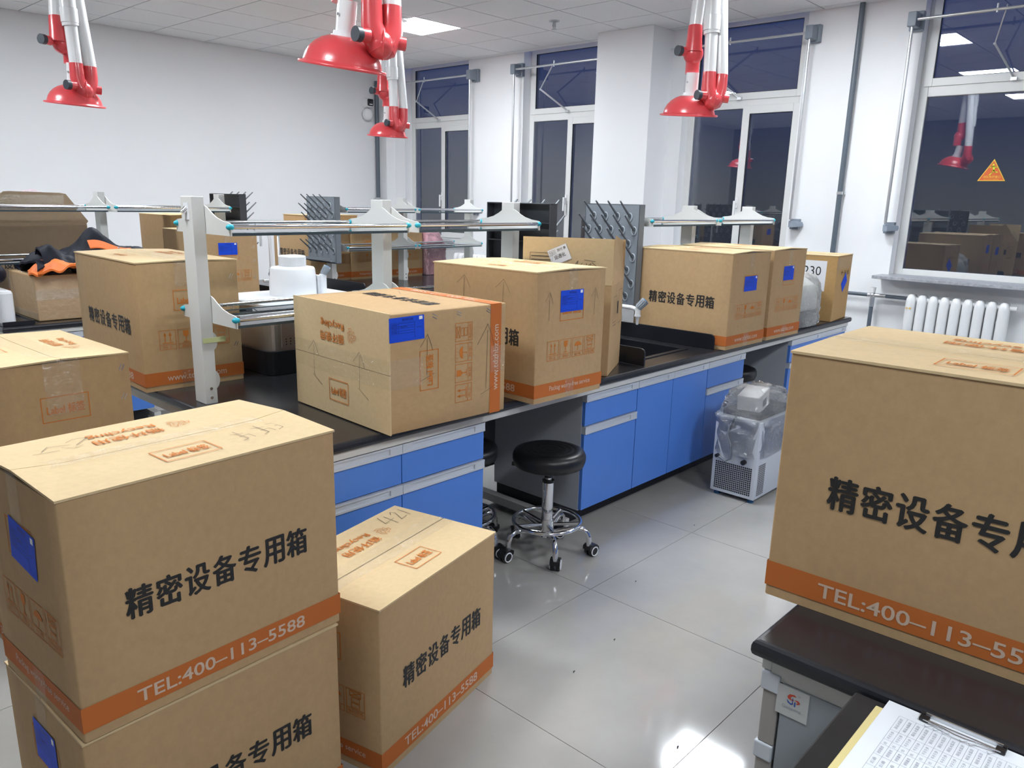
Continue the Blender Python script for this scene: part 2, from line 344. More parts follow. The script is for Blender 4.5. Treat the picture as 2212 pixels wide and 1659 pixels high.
# ------------------------------------------------------------------ carton
def carton(label, M, L=0.61, Wd=0.43, H=0.52, group='printed instrument cartons', face='full', stripes=True, body_text=True,
           sticks=(), tape_top=True, tape_lo=0.10, tape_end=(1,), pens=None, top_print=True, band_text=('www.tdzhbz.com', 'Packag worry-free service'),
           lift=0.004, textL=None, name='cardboard_carton', staples=(), tape_w=0.055, seam=0.0012):
    """local frame: X long axis, Y short axis, Z up, origin at the centre of the bottom"""
    r = thing(name, label, 'box', group=group, M=M)
    x, y = L / 2, Wd / 2; t = 0.005
    b = MB()
    # walls bulge slightly: subdivided sides
    n = 6; hb = H - t
    rows = [0, 0.006, 0.25 * hb, 0.5 * hb, 0.75 * hb, hb - 0.012, hb]
    def ring(z):
        k = math.sin(PI * max(0, min(1, z / hb))) * 0.0012
        pts = []
        c = 0.004
        for (ax, ay, bx, by, nx, ny) in ((-x + c, -y, x - c, -y, 0, -1), (x, -y + c, x, y - c, 1, 0), (x - c, y, -x + c, y, 0, 1), (-x, y - c, -x, -y + c, -1, 0)):
            for i in range(n + 1):
                q = i / n; bb = k * math.sin(PI * q); pts.append((ax + (bx - ax) * q + nx * bb, ay + (by - ay) * q + ny * bb, z))
        return pts
    m = 4 * (n + 1); vs = [p for z in rows for p in ring(z)]
    fs = [(i * m + k, i * m + (k + 1) % m, (i + 1) * m + (k + 1) % m, (i + 1) * m + k) for i in range(len(rows) - 1) for k in range(m)]
    b.add(vs, fs, True); b.add(vs, [tuple(range(m - 1, -1, -1)), tuple((len(rows) - 1) * m + k for k in range(m))])
    obj('body', b, CARD, r)
    bo = 0.0019   # print sits just proud of the bulge
    for sg in (-1, 1):
        f = MB(); g = seam
        y0, y1 = (-y - 0.002, -g) if sg < 0 else (g, y + 0.002)
        zi = H + 0.0005; N = 7; lo = []; up = []
        for i in range(N + 1):
            xx = -x - 0.001 + (L + 0.002) * i / N
            e_ = abs(2 * i / N - 1); lf = lift * (e_ ** 6)
            yo, yi = (y0, y1) if sg < 0 else (y1, y0)
            lo.append(((xx, yo, H - t), (xx, yi, H - t + lf))); up.append(((xx, yo, H), (xx, yi, H + lf)))
        vv = [p for ab in lo for p in ab] + [p for ab in up for p in ab]; q = 2 * (N + 1); ff = []
        for i in range(N):
            a, c = 2 * i, 2 * i + 2
            ff += [(a, a + 1, c + 1, c) if sg > 0 else (a, c, c + 1, a + 1), (q + a, q + c, q + c + 1, q + a + 1) if sg < 0 else (q + a, q + a + 1, q + c + 1, q + c), (a, c, q + c, q + a), (a + 1, q + a + 1, q + c + 1, c + 1)]
        ff += [(0, q, q + 1, 1), (2 * N, 2 * N + 1, q + 2 * N + 1, q + 2 * N)]
        f.add(vv, ff); obj('flap', f, CARD_LIT, r)
    for sx in (-1, 1):
        g = MB(); g.box(sx * x - (0.006 if sx > 0 else -0.0005), -y + 0.01, H - t - 0.007, sx * x + (-0.0005 if sx > 0 else 0.006), y - 0.01, H - t + 0.003)
        obj('flap_slit_shade', g, CARDSHADE, r)  # dark strip paints the shaded slit between flaps and body
    obj('flap_seam_shade', MB().box(-x, -seam, H - t, x, seam, H - 0.0015), CARDSHADE, r)  # added dark strip, shade painted into the gap where the flaps meet
    FF = {'-Y': Face((-x, -y, 0), (1, 0, 0), (0, 0, 1), bo), '+Y': Face((x, y, 0), (-1, 0, 0), (0, 0, 1), bo),
          '+X': Face((x, -y, 0), (0, 1, 0), (0, 0, 1), bo), '-X': Face((-x, y, 0), (0, -1, 0), (0, 0, 1), bo), 'T': Face((-x, -y, H), (1, 0, 0), (0, 1, 0), 0.0024)}
    if stripes:
        s = MB(); z0, z1 = 0.022, 0.076; c = 0.0014
        s.add([(-x - c, -y - c, z0), (x + c, -y - c, z0), (x + c, y + c, z0), (-x - c, y + c, z0), (-x - c, -y - c, z1), (x + c, -y - c, z1), (x + c, y + c, z1), (-x - c, y + c, z1)],
              [(0, 1, 5, 4), (1, 2, 6, 5), (2, 3, 7, 6), (3, 0, 4, 7)])
        obj('orange_band', s, STRIPE, r)
        k = L / 0.61; kk = Wd / 0.43
        for key in ('-Y', '+Y'):
            p = MB(); txt(p, FF[key], 'TEL:400–113–5588', 0.105 * k, 0.033, 0.40 * k, 0.030, 0.012); obj('band_lettering', p, PALETXT, r)
        p = MB(); txt(p, FF['+X'], band_text[0], 0.09 * kk, 0.036, 0.26 * kk, 0.026, 0.008); obj('band_lettering', p, PALETXT, r)
        p = MB(); txt(p, FF['-X'], band_text[1], 0.08 * kk, 0.038, 0.29 * kk, 0.024, 0.008); obj('band_lettering', p, PALETXT, r)
    if body_text:
        k = L / 0.61; tl = textL or (0.102 * k, 0.42 * k)
        for key in ('-Y', '+Y'):
            p = MB()
            for i, ch in enumerate('精密设备专用箱'):
                txt(p, FF[key], ch, tl[0] + i * tl[1] / 6.9, 0.222, tl[1] / 6.9 * 0.86, 0.066, 0.0, heavy=0.0020)
            obj('black_lettering', p, INK, r)
    if face == 'full' or top_print:
        kk = Wd / 0.43
        if face == 'full':
            for key in ('+X', '-X'):
                p = MB(); F = FF[key]; frame(p, F, 0.142 * kk, 0.322, 0.287 * kk, 0.402, 0.0028); txt(p, F, 'Label 标签', 0.157 * kk, 0.345, 0.115 * kk, 0.032, 0.0, heavy=0.0009)
                obj('orange_label_print', p, ORANGE, r); p = MB()
                for i in range(4): icon(p, F, (0.070 + i * 0.078) * kk, 0.166, 0.068 * kk, 0.078, i)
                obj('handling_icons', p, ORANGE, r)
        if top_print:
            p = MB(); F = FF['T']; frame(p, F, 0.238, 0.056, 0.362, 0.134, 0.0028); txt(p, F, 'Label 标签', 0.252, 0.078, 0.098, 0.032, 0.0, heavy=0.0009)
            obj('orange_label_print', p, ORANGE, r); p = MB()
            G = F.sub(0.345, Wd - 0.063, PI)
            txt(p, G, '循环使用', 0, 0.042, 0.155, 0.034, 0.0, heavy=0.0005); txt(p, G, 'Recycling', 0.0, -0.006, 0.15, 0.032, 0.0, heavy=0.0006)
            obj('recycling_print', p, ORANGE, r); p = MB()
            recycle_logo(p, F, 0.392, Wd - 0.10, 0.042); obj('recycling_emblem', p, ORANGE, r)
    if tape_top:
        p = MB(); w = tape_w / 2; F = FF['T']
        for i in range(8): quad(p, F, L * i / 8, y - w, L * (i + 1) / 8, y + w, 0.0004)
        obj('clear_tape', p, TAPE, r)
        for sx in tape_end:
            p = MB(); G = FF['+X' if sx > 0 else '-X']; quad(p, G, y - w, H - tape_lo, y + w, H + 0.005, 0.0005); obj('clear_tape', p, TAPE, r)
            p = MB(); quad(p, G, y - w, 0, y + w, 0.075, 0.0005); obj('clear_tape', p, TAPE, r)
    if pens:
        p = MB(); pens(p, FF); pm_ = obj('pen_marks', p, PEN, r); pm_['kind'] = 'stuff'
    for (key, sx, sy, sw, sh, rot) in sticks: sticker(FF[key], sx, sy, sw, sh, rot, r)
    if staples:
        for key, sx, sy in staples:
            p = MB(); stroke(p, FF[key], [(sx, sy), (sx + 0.009, sy + 0.018)], 0.002); stroke(p, FF[key], [(sx + 0.009, sy - 0.002), (sx + 0.018, sy + 0.016)], 0.002); obj('staple', p, GALV, r)
    r['_d'] = 0; del r['_d']
    return r, FF
def mat_d1(x, y, z, a, L, Wd):  # long axis along d1 (visible right face is the long one)
    d1 = Vector((math.cos(a), math.sin(a), 0)); d2 = Vector((-math.sin(a), math.cos(a), 0))
    c = Vector((x, y, z)) + d1 * L / 2 + d2 * Wd / 2
    return Matrix.Translation(c) @ Matrix.Rotation(a, 4, 'Z')
def mat_d2(x, y, z, a, short, long):  # long axis along d2: local X = -d2, local Y = d1
    d1 = Vector((math.cos(a), math.sin(a), 0)); d2 = Vector((-math.sin(a), math.cos(a), 0))
    c = Vector((x, y, z)) + d1 * short / 2 + d2 * long / 2
    return Matrix.Translation(c) @ Matrix.Rotation(a - PI / 2, 4, 'Z')

# ================================================================== ROOM SHELL
HC = 3.127; XW = 6.95; YL = 8.78; XB = -2.4; YB = -2.9
GX, GY = 5.0426, 4.1533; FX, FY = 2.371, 1.718
def gridlines(a, b, g, p):
    i0 = math.ceil((a - g) / p); out = [a]
    k = g + i0 * p
    while k < b - 1e-6:
        if k - out[-1] > 0.02: out.append(k)
        k += p
    out.append(b); return out
fl = struct('floor', MB().box(XB, YB, -0.06, XW, YL, -0.004), FGAP)
xs = gridlines(XB, XW, FX, 0.8); ys = gridlines(YB, YL, FY, 0.8); cache = {}
for i in range(len(xs) - 1):
    for j in range(len(ys) - 1):
        w, d = round(xs[i + 1] - xs[i], 4), round(ys[j + 1] - ys[j], 4)
        if (w, d) not in cache: cache[(w, d)] = MB().box(0.0012, 0.0012, -0.004, w - 0.0012, d - 0.0012, 0.0).mesh('floor_tile', FTILE)
        link('floor_tile', cache[(w, d)], fl, loc=(xs[i], ys[j], 0))
ce = struct('ceiling', MB().box(XB, YB, HC + 0.02, XW, YL, HC + 0.10), CGAP)
xs = gridlines(XB, XW, GX, 0.6); ys = gridlines(YB, YL, GY, 0.6); cache = {}
LIGHTS = [(x, y) for y in (5.953, 2.353, -1.247) for x in (5.0426, 2.6426, 0.2426)]
def is_light(x, y): return any(abs(x - a) < 0.05 and abs(y - b) < 0.05 for a, b in LIGHTS)
for i in range(len(xs) - 1):
    for j in range(len(ys) - 1):
        w, d = round(xs[i + 1] - xs[i], 4), round(ys[j + 1] - ys[j], 4)
        if is_light(xs[i], ys[j]): continue
        if (w, d) not in cache: cache[(w, d)] = MB().box(0.0052, 0.0052, 0, w - 0.0052, d - 0.0052, 0.012).mesh('ceiling_tile', CTILE)
        link('ceiling_tile', cache[(w, d)], ce, loc=(xs[i], ys[j], HC))
g = MB()
for x in xs[1:-1]: g.box(x - 0.0045, YB, HC + 0.003, x + 0.0045, YL, HC + 0.015)
for y in ys[1:-1]: g.box(XB, y - 0.0045, HC + 0.0032, XW, y + 0.0045, HC + 0.015)
obj('ceiling_grid', g, CGRID, ce)
struct('wall_left', MB().box(XB, YL, 0, XW + 0.4, YL + 0.2, HC + 0.1), WALL)
struct('wall_rear', MB().box(XB - 0.2, YB, 0, XB, YL + 0.2, HC + 0.1), DIMWALL)
struct('wall_near', MB().box(XB - 0.2, YB - 0.2, 0, XW + 0.4, YB, HC + 0.1), DIMWALL)
WIN = [(7.22, 8.42), (5.17, 6.33), (3.085, 4.25), (1.0, 2.165), (-1.1, 0.065)]   # y ranges of openings
XO = 7.22; ZS = 1.0
w = MB(); edges = sorted([(a, b) for a, b in WIN]); prev = YB
for a, b in edges:
    w.box(XW, prev, 0, XO, a, HC + 0.1); w.box(XW, a, 0, XO, b, ZS); prev = b
w.box(XW, prev, 0, XO, YL, HC + 0.1)
struct('wall_right', w, WALL)
struct('trim_1', MB().box(6.60, 4.40, 0, XW, 5.045, HC), WALL, bev=0.004)
struct('trim_2', MB().box(6.80, 8.62, 0, XW, YL, HC), WALL, bev=0.004)
# windows
def make_window(idx, y0, y1, single, cat_handle=True):
    wn = thing('window_%d' % idx, '', '')
    del wn['label']; del wn['category']; wn['kind'] = 'structure'
    X0, X1 = 7.07, 7.14; fw = 0.065
    f = MB()
    f.box(X0, y0, ZS, X1, y0 + fw, HC + 0.05); f.box(X0, y1 - fw, ZS, X1, y1, HC + 0.05)
    f.box(X0, y0 + fw, ZS, X1, y1 - fw, ZS + 0.05); f.box(X0, y0 + fw, 2.40, X1, y1 - fw, 2.49)
    f.box(X0, y0 + fw, HC, X1, y1 - fw, HC + 0.05)
    if not single: ym = (y0 + y1) / 2 - 0.02; f.box(X0, ym - 0.03, ZS + 0.05, X1, ym + 0.03, 2.40)
    obj('window_frame', f, PVC, wn, bev=0.004)
    def sash(a, b, z0, z1, sw, proud):
        s = MB(); xp = X0 - proud
        s.box(xp, a, z0, X0 + 0.03, a + sw, z1); s.box(xp, b - sw, z0, X0 + 0.03, b, z1); s.box(xp, a + sw, z0, X0 + 0.03, b - sw, z0 + sw); s.box(xp, a + sw, z1 - sw, X0 + 0.03, b - sw, z1)
        so = obj('sash', s, PVC, wn, bev=0.003)
        q = MB(); gw = 0.004; A, B, C, D = a + sw, b - sw, z0 + sw, z1 - sw
        q.box(xp + 0.004, A, C, xp + 0.02, A + gw, D); q.box(xp + 0.004, B - gw, C, xp + 0.02, B, D); q.box(xp + 0.004, A, C, xp + 0.02, B, C + gw); q.box(xp + 0.004, A, D - gw, xp + 0.02, B, D)
        obj('gasket', q, RUB, so)
        pane(A, B, C, D); return so
    def pane(a, b, z0, z1):
        obj('glass_pane', MB().add([(X0 + 0.012, a, z0), (X0 + 0.012, b, z0), (X0 + 0.012, b, z1), (X0 + 0.012, a, z1)], [(0, 3, 2, 1)]), PANE, wn)
        obj('glass_pane', MB().add([(X0 + 0.03, a, z0), (X0 + 0.03, b, z0), (X0 + 0.03, b, z1), (X0 + 0.03, a, z1)], [(0, 3, 2, 1)]), PANE, wn)
    sash(y0 + 0.03, y1 - 0.03, 2.475, HC + 0.045, 0.06, 0.012)
    if single: pane(y0 + fw, y1 - fw, ZS + 0.05, 2.40)
    else:
        pane(ym + 0.03, y1 - fw, ZS + 0.05, 2.40)
        sash(y0 + 0.035, ym + 0.025, ZS + 0.03, 2.42, 0.07, 0.014)
        h = MB(); yh = ym + 0.005; xh = X0 - 0.014
        h.box(xh - 0.012, yh - 0.014, 1.50, xh, yh + 0.014, 1.60); h.box(xh - 0.04, yh - 0.009, 1.545, xh - 0.01, yh + 0.009, 1.565); h.box(xh - 0.052, yh - 0.011, 1.42, xh - 0.036, yh + 0.011, 1.57)
        obj('window_handle', h, WPL, wn, bev=0.004)
    obj('window_sill', MB().box(6.80 if not single else 6.73, y0 - 0.06, ZS - 0.024, X0, y1 + 0.06, ZS + 0.002), STONE, wn, bev=0.003)
    return wn
for i, (a, b) in enumerate(WIN): make_window(i + 1, a, b, i >= 3)

# ------------------------------------------------------------------ ceiling lights, sprinklers
lf = MB(); lf.box(0.0, 0.0, 0, 0.6, 0.012, 0.01); lf.box(0, 0.588, 0, 0.6, 0.6, 0.01); lf.box(0, 0.012, 0, 0.012, 0.588, 0.01); lf.box(0.588, 0.012, 0, 0.6, 0.588, 0.01)
lfm = lf.mesh('light_frame', WPL); lpm = MB().box(0.012, 0.012, 0.002, 0.588, 0.588, 0.008).mesh('diffuser', LITP)
LL = ['square lit ceiling panel nearest the corner by the far windows', 'square lit ceiling panel above the left end of the rear bench', 'square lit ceiling panel at the far left of the room',
      'square lit ceiling panel over the aisle by the window wall', 'square lit ceiling panel over the middle bench', 'square lit ceiling panel over the camera side aisle',
      'square lit ceiling panel beyond the right bench by the windows', 'square lit ceiling panel over the right bench', 'square lit ceiling panel behind the camera']
for (x, y), lb in zip(LIGHTS, LL):
    t = thing('ceiling_light', lb, 'ceiling light', (x, y, HC - 0.003), group='flush LED ceiling panels')
    link('light_frame', lfm, t); link('diffuser', lpm, t)
t = thing('fire_sprinkler', 'small metal fire sprinkler head hanging from the ceiling right of the lit panel', 'sprinkler', (5.93, 5.04, HC))
obj('escutcheon', MB().cyl((0, 0, -0.008), (0, 0, 0.0), 0.045, 0.05), GALV, t)
m = MB(); m.cyl((0, 0, -0.05), (0, 0, -0.008), 0.012); m.tube([(0.012, 0, -0.02), (0.022, 0, -0.045), (0.006, 0, -0.07)], 0.004, 6); m.tube([(-0.012, 0, -0.02), (-0.022, 0, -0.045), (-0.006, 0, -0.07)], 0.004, 6)
obj('sprinkler_body', m, GALV, t); obj('deflector', MB().cyl((0, 0, -0.074), (0, 0, -0.07), 0.026), GALV, t)

# ================================================================== BENCHES
BX0, BX1 = 1.278, 5.93; TZ = 0.75
BEN = [(-0.231, 'right foreground'), (2.84, 'middle'), (5.97, 'rear')]
def worktop(yc, label, sink=None):
    t = thing('worktop', label, 'worktop')
    y0, y1 = yc - 0.78, yc + 0.78; zt, zb = TZ, TZ - 0.034
    parts = [(BX0, y0, BX1, y1)]
    if sink:
        a, b, c, d = sink; parts = [(BX0, y0, a, y1), (b, y0, BX1, y1), (a, y0, b, c), (a, d, b, y1)]
    m = MB(); e = 0.012
    for p in parts:
        xa, xb = (p[0] + e if p[0] == BX0 else p[0]), (p[2] - e if p[2] == BX1 else p[2]); ya, yb = (p[1] + e if p[1] == y0 else p[1]), (p[3] - e if p[3] == y1 else p[3])
        m.box(xa, ya, zb, xb, yb, zt)
    obj('slab', m, TOP, t)
    k = MB()
    prof = [(0, 0), (0.006, 0.001), (0.010, 0.005), (0.012, 0.012), (0.012, 0.022), (0.010, 0.029), (0.006, 0.033), (0, 0.034)]
    loop = []
    for q, z in prof: loop.append([(BX0 + e - q, y0 + e - q, zb + z), (BX1 - e + q, y0 + e - q, zb + z), (BX1 - e + q, y1 - e + q, zb + z), (BX0 + e - q, y1 - e + q, zb + z)])
    vs = [v for l in loop for v in l]
    k.add(vs, [(i * 4 + j, i * 4 + (j + 1) % 4, (i + 1) * 4 + (j + 1) % 4, (i + 1) * 4 + j) for i in range(len(prof) - 1) for j in range(4)])
    obj('bullnose_edge', k, TOPEDGE, t)
    return t
SK1 = (3.33, 3.80, 2.21, 2.66); SK2 = (3.33, 3.85, 5.40, 5.85)
worktop(BEN[0][0], 'black worktop of the foreground bench at right under the large carton')
worktop(BEN[1][0], 'long black worktop of the middle bench with a sink', SK1)
worktop(BEN[2][0], 'long black worktop of the rear bench by the left wall', SK2)
def bench_frame(yc, label):
    t = thing('bench_stand', label, 'bench stand')
    y0, y1 = yc - 0.765, yc + 0.765; X0, X1 = BX0 + 0.022, BX1 - 0.02
    for ya in (y0, y1 - 0.02): obj('apron', MB().box(X0, ya, 0.688, X1, ya + 0.02, 0.716), FRAME, t, bev=0.002)
    obj('end_rail', MB().box(X0, y0 + 0.02, 0.675, X0 + 0.02, y1 - 0.02, 0.716), FRAME, t); obj('end_rail', MB().box(X1 - 0.02, y0 + 0.02, 0.675, X1, y1 - 0.02, 0.716), FRAME, t)
    for x in (2.125, 2.705, 4.32, 4.90):
        m = MB(); m.box(x, yc - 0.70, 0.03, x + 0.045, yc + 0.70, 0.07); m.box(x, yc - 0.03, 0.07, x + 0.045, yc + 0.03, 0.688)
        m.cyl((x + 0.022, yc - 0.68, 0), (x + 0.022, yc - 0.68, 0.03), 0.012, n=8); m.cyl((x + 0.022, yc + 0.68, 0), (x + 0.022, yc + 0.68, 0.03), 0.012, n=8)
        obj('support_leg', m, FRAME, t)
    m = MB(); m.box(X0 + 0.1, yc - 0.012, 0.12, X1 - 0.1, yc + 0.012, 0.66); obj('middle_panel', m, GREYPANEL, t)
    return t
bench_frame(BEN[0][0], 'off white steel frame under the right foreground bench')
bench_frame(BEN[1][0], 'off white steel frame and grey panel under the middle bench')
bench_frame(BEN[2][0], 'off white steel frame under the rear bench')
_fr = {}
def front(w, h, hin, parent, name, x, z, y, sg):
    """coloured front with an aluminium handle strip along its top; sg=-1 faces -y"""
    k = (round(w, 3), round(h, 3), sg)
    if k not in _fr:
        p = MB(); yy = (0, -0.018) if sg < 0 else (0, 0.018); p.box(0.002, min(yy), 0.002, w - 0.002, max(yy), h - 0.036)
        q = MB(); s = sg
        def bx(x0, a, z0, x1, b, z1): q.box(x0, min(a * s, b * s), z0, x1, max(a * s, b * s), z1)
        bx(0.001, 0, h - 0.036, w - 0.001, 0.020, h - 0.001)
        bx(0.001, 0.020, h - 0.008, w - 0.001, 0.026, h - 0.001); bx(0.001, 0.020, h - 0.036, w - 0.001, 0.026, h - 0.029)
        bx(0.001, 0.020, h - 0.029, 0.035, 0.025, h - 0.008); bx(w - 0.055, 0.020, h - 0.029, w - 0.001, 0.025, h - 0.008)
        _fr[k] = (p.mesh(name, BLUE), q.mesh('handle', ALU))
    o = link(name, _fr[k][0], parent, loc=(x, y, z)); link('handle', _fr[k][1], o); return o
def cabinet(x0, x1, yf, sg, cols, label, group='blue fronted base cabinets'):
    t = thing('base_cabinet', label, 'cabinet', (0, 0, 0), group=group)
    dep = 0.55; ya, yb = (yf, yf + dep) if sg < 0 else (yf - dep, yf)
    m = MB(); m.box(x0, ya, 0.115, x0 + 0.016, yb, 0.686); m.box(x1 - 0.016, ya, 0.115, x1, yb, 0.686); m.box(x0 + 0.016, ya, 0.115, x1 - 0.016, yb, 0.131)
    yk = yb - 0.01 if sg < 0 else ya; m.box(x0 + 0.016, yk, 0.131, x1 - 0.016, yk + 0.01, 0.686); obj('carcass', m, GREYPANEL, t)
    m = MB()
    if sg < 0: m.box(x0, ya + 0.11, 0.0, x1, yb - 0.02, 0.115)
    else: m.box(x0, ya + 0.02, 0.0, x1, yb - 0.11, 0.115)
    obj('plinth', m, DARK, t)
    for (a, b, kind) in cols:
        if kind == 'dd': front(b - a, 0.152, 0, t, 'drawer', a, 0.533, yf, sg); front(b - a, 0.412, 0, t, 'door', a, 0.119, yf, sg)
        else: front(b - a, 0.566, 0, t, 'door', a, 0.119, yf, sg)
    return t
f1 = BEN[1][0] - 0.735
cabinet(1.32, 2.11, f1, -1, [(1.32, 1.692, 'dd'), (1.692, 2.11, 'dd')], 'blue drawer cabinet at the near end of the middle bench, left of the stools')
cabinet(2.765, 3.185, f1, -1, [(2.765, 3.185, 'dd')], 'blue cabinet with one drawer and door, right of the front stool')
cabinet(3.187, 3.875, f1, -1, [(3.187, 3.515, 'd'), (3.515, 3.875, 'd')], 'blue two door sink cabinet in the middle bench')
cabinet(3.877, 4.31, f1, -1, [(3.877, 4.31, 'dd')], 'blue drawer and door cabinet behind the film wrapped chiller')
cabinet(4.955, 5.90, f1, -1, [(4.955, 5.44, 'dd'), (5.44, 5.90, 'dd')], 'blue cabinet at the window end of the middle bench')
f2 = BEN[2][0] - 0.735
cabinet(1.32, 2.11, f2, -1, [(1.32, 1.715, 'dd'), (1.715, 2.11, 'dd')], 'blue drawer cabinet at the near end of the rear bench')
cabinet(2.765, 4.31, f2, -1, [(2.765, 3.185, 'dd'), (3.185, 3.7, 'd'), (3.7, 4.31, 'dd')], 'blue cabinet run below the sink of the rear bench')
f0 = BEN[0][0] + 0.735
c0 = cabinet(1.315, 2.10, f0, 1, [(1.315, 1.70, 'dd'), (1.70, 2.10, 'dd')], 'cabinet end of the right foreground bench carrying a maker plate')
cabinet(2.70, 5.88, f0, 1, [(2.70, 3.1, 'dd'), (3.1, 3.5, 'd'), (3.5, 3.9, 'd'), (3.9, 4.3, 'dd'), (5.0, 5.45, 'dd'), (5.45, 5.88, 'dd')], 'long blue cabinet run of the right foreground bench facing the aisle')
# the panel and edges the camera sees on the end of the foreground bench
m = MB().box(1.298, -0.95, 0.10, 1.312, 0.488, 0.676); obj('end_panel', m, mat('end_panel_grey', (0.27, 0.30, 0.325), 0.5), c0)
for za, zb_ in ((0.12, 0.497), (0.533, 0.647)): obj('front_edge_band', MB().box(1.299, 0.4935, za, 1.312, 0.526, zb_), GREYFRONT, c0, bev=0.003)
for za, zb_ in ((0.647, 0.686), (0.497, 0.533)): obj('handle_end_cap', MB().box(1.296, 0.494, za, 1.312, 0.531, zb_), ALU, c0, bev=0.003)
m = MB().box(1.2965, 0.437, 0.613, 1.298, 0.497, 0.674); sg_ = obj('maker_plate', m, SIGNW, c0); sg_['label'] = 'white maker plate with a red and blue emblem'
# NB: the plate hangs on the -X face of the panel
G = Face((1.2965, 0.497, 0.613), (0, -1, 0), (0, 0, 1), 0.0005)
m = MB(); poly(m, G, [(0.020, 0.042), (0.024, 0.048), (0.033, 0.050), (0.037, 0.047), (0.030, 0.046), (0.026, 0.042), (0.028, 0.039), (0.034, 0.0385), (0.030, 0.0365), (0.022, 0.038)])
poly(m, G, [(0.033, 0.040), (0.041, 0.041), (0.045, 0.037), (0.041, 0.033), (0.037, 0.033), (0.041, 0.037), (0.037, 0.0385)]); obj('emblem', m, LOGOR, sg_)
m = MB(); poly(m, G, [(0.019, 0.036), (0.022, 0.030), (0.028, 0.027), (0.033, 0.031), (0.031, 0.0315), (0.027, 0.030), (0.023, 0.033)]); poly(m, G, [(0.030, 0.042), (0.0315, 0.042), (0.0315, 0.029), (0.030, 0.029)]); poly(m, G, [(0.034, 0.036), (0.0365, 0.036), (0.0365, 0.026), (0.034, 0.026)]); obj('emblem', m, LOGOB, sg_)
m = MB(); txt(m, G, 'Gaopeng', 0.012, 0.0155, 0.036, 0.008); txt(m, G, '®', 0.040, 0.048, 0.004, 0.004); obj('plate_lettering', m, LINE, sg_)

# ------------------------------------------------------------------ reagent shelves
def bracket_poly(hw=0.212):
    half = [(0.0, 0.104), (0.025, 0.102), (0.045, 0.095), (0.075, 0.078), (0.11, 0.062), (0.155, 0.051), (0.195, 0.047), (hw - 0.004, 0.044), (hw, 0.036), (hw, 0.0)]
    return [(-a, b) for a, b in reversed(half)][:-1] + half
BP = bracket_poly()
def shelf_rack(label, yc, posts, levels, group='reagent shelf racks', low_to=99):
    """posts: list of (x, left_bracket, right_bracket)"""
    t = thing('reagent_shelf', label, 'shelf', group=group)
    for (x, lb, rb) in posts:
        m = MB(); m.box(x - 0.024, yc - 0.028, TZ, x + 0.024, yc + 0.057, 1.523)
        p = obj('post', m, POST, t, bev=0.002)
        for z in (0.775, 0.81): obj('screw', MB().cyl((x + 0.0, yc - 0.031, z), (x, yc - 0.027, z), 0.006, n=10), CHROME, p)
        for z in (0.99, 0.84):   # rounded socket covers on the post side
            s = MB(); s.prism([(0.02 * math.cos(a) , 0.035 * math.sin(a)) for a in [-PI / 2 + PI * i / 8 for i in range(9)]], (x + 0.022, yc - 0.02, z), (1, 0, 0), (0, 0, 1), (0, 1, 0), 0.05); obj('socket_cover', s, POST, p)
        for z0 in levels:
            for side, on in ((-1, lb), (1, rb)):
                if on and not (z0 < 1.2 and x + side * 0.1 > low_to):
                    xx = x + side * 0.027
                    b = MB(); b.prism(BP, (xx - 0.002, yc, z0), (0, 1, 0), (0, 0, 1), (1, 0, 0), 0.004)
                    bo_ = obj('bracket', b, POST, t)
                    for s_ in (-1, 1): obj('rod_cap', MB().sphere((xx, yc + s_ * 0.205, z0 + 0.031), 0.011, 12, 8, (1.5, 1, 1)), TEAL, bo_)
    xs_ = [p[0] for p in posts]
    for (xa, la, ra), (xb, lb2, rb2) in zip(posts[:-1], posts[1:]):
        if not (ra and lb2): continue
        for z0 in levels:
            if z0 < 1.2 and xa + 0.1 > low_to: continue
            for s_ in (-1, 1):
                obj('guard_rail', MB().cyl((xa + 0.03, yc + s_ * 0.205, z0 + 0.031), (xb - 0.03, yc + s_ * 0.205, z0 + 0.031), 0.0078, n=12), CHROME, t)
            gl = obj('glass_shelf', MB().box(xa + 0.03, yc - 0.197, z0 + 0.002, xb - 0.03, yc + 0.197, z0 + 0.008), SHELFGLASS, t)
            for s_ in (-1, 1): obj('shelf_edge', MB().box(xa + 0.03, yc + s_ * 0.2 - 0.003, z0, xb - 0.03, yc + s_ * 0.2 + 0.003, z0 + 0.010), GLASSEDGE, gl)
    return t
r1 = shelf_rack('two tier glass reagent shelf with chrome rails at the near end of the middle bench', 2.84, [(1.355, 0, 1), (2.215, 1, 1), (3.06, 1, 0)], (1.39, 1.06))
shelf_rack('single tier glass shelf on two white posts at the window end of the middle bench', 2.80, [(3.975, 0, 1), (4.79, 1, 1), (5.64, 1, 0)], (1.40,))
shelf_rack('reagent shelf with chrome rails at the left end of the rear bench', 5.97, [(1.32, 0, 1), (2.17, 1, 1), (3.06, 1, 0)], (1.39, 1.06), low_to=2.2)
shelf_rack('two tier reagent shelf on the rear bench in front of the far carton row', 5.97, [(4.08, 0, 1), (4.90, 1, 1), (5.78, 1, 0)], (1.39, 1.06))
m = MB().box(1.329, 2.836, 1.44, 1.3315, 2.872, 1.50); o_ = obj('switch_plate', m, WHITE, r1)
m = MB().cyl((1.331, 2.854, 1.478), (1.313, 2.854, 1.466), 0.012, 0.008); obj('key_knob', m, CHROME, o_)
m = MB(); G = Face((1.384, 2.795, 0.975), (1, 0.0, 0.0), (0, 0, 1), 0.0); m.box(1.335, 2.808, 0.987, 1.425, 2.8095, 1.006); nt_ = obj('sticky_note', m, NOTE, r1); nt_['label'] = 'pale yellow paper note'

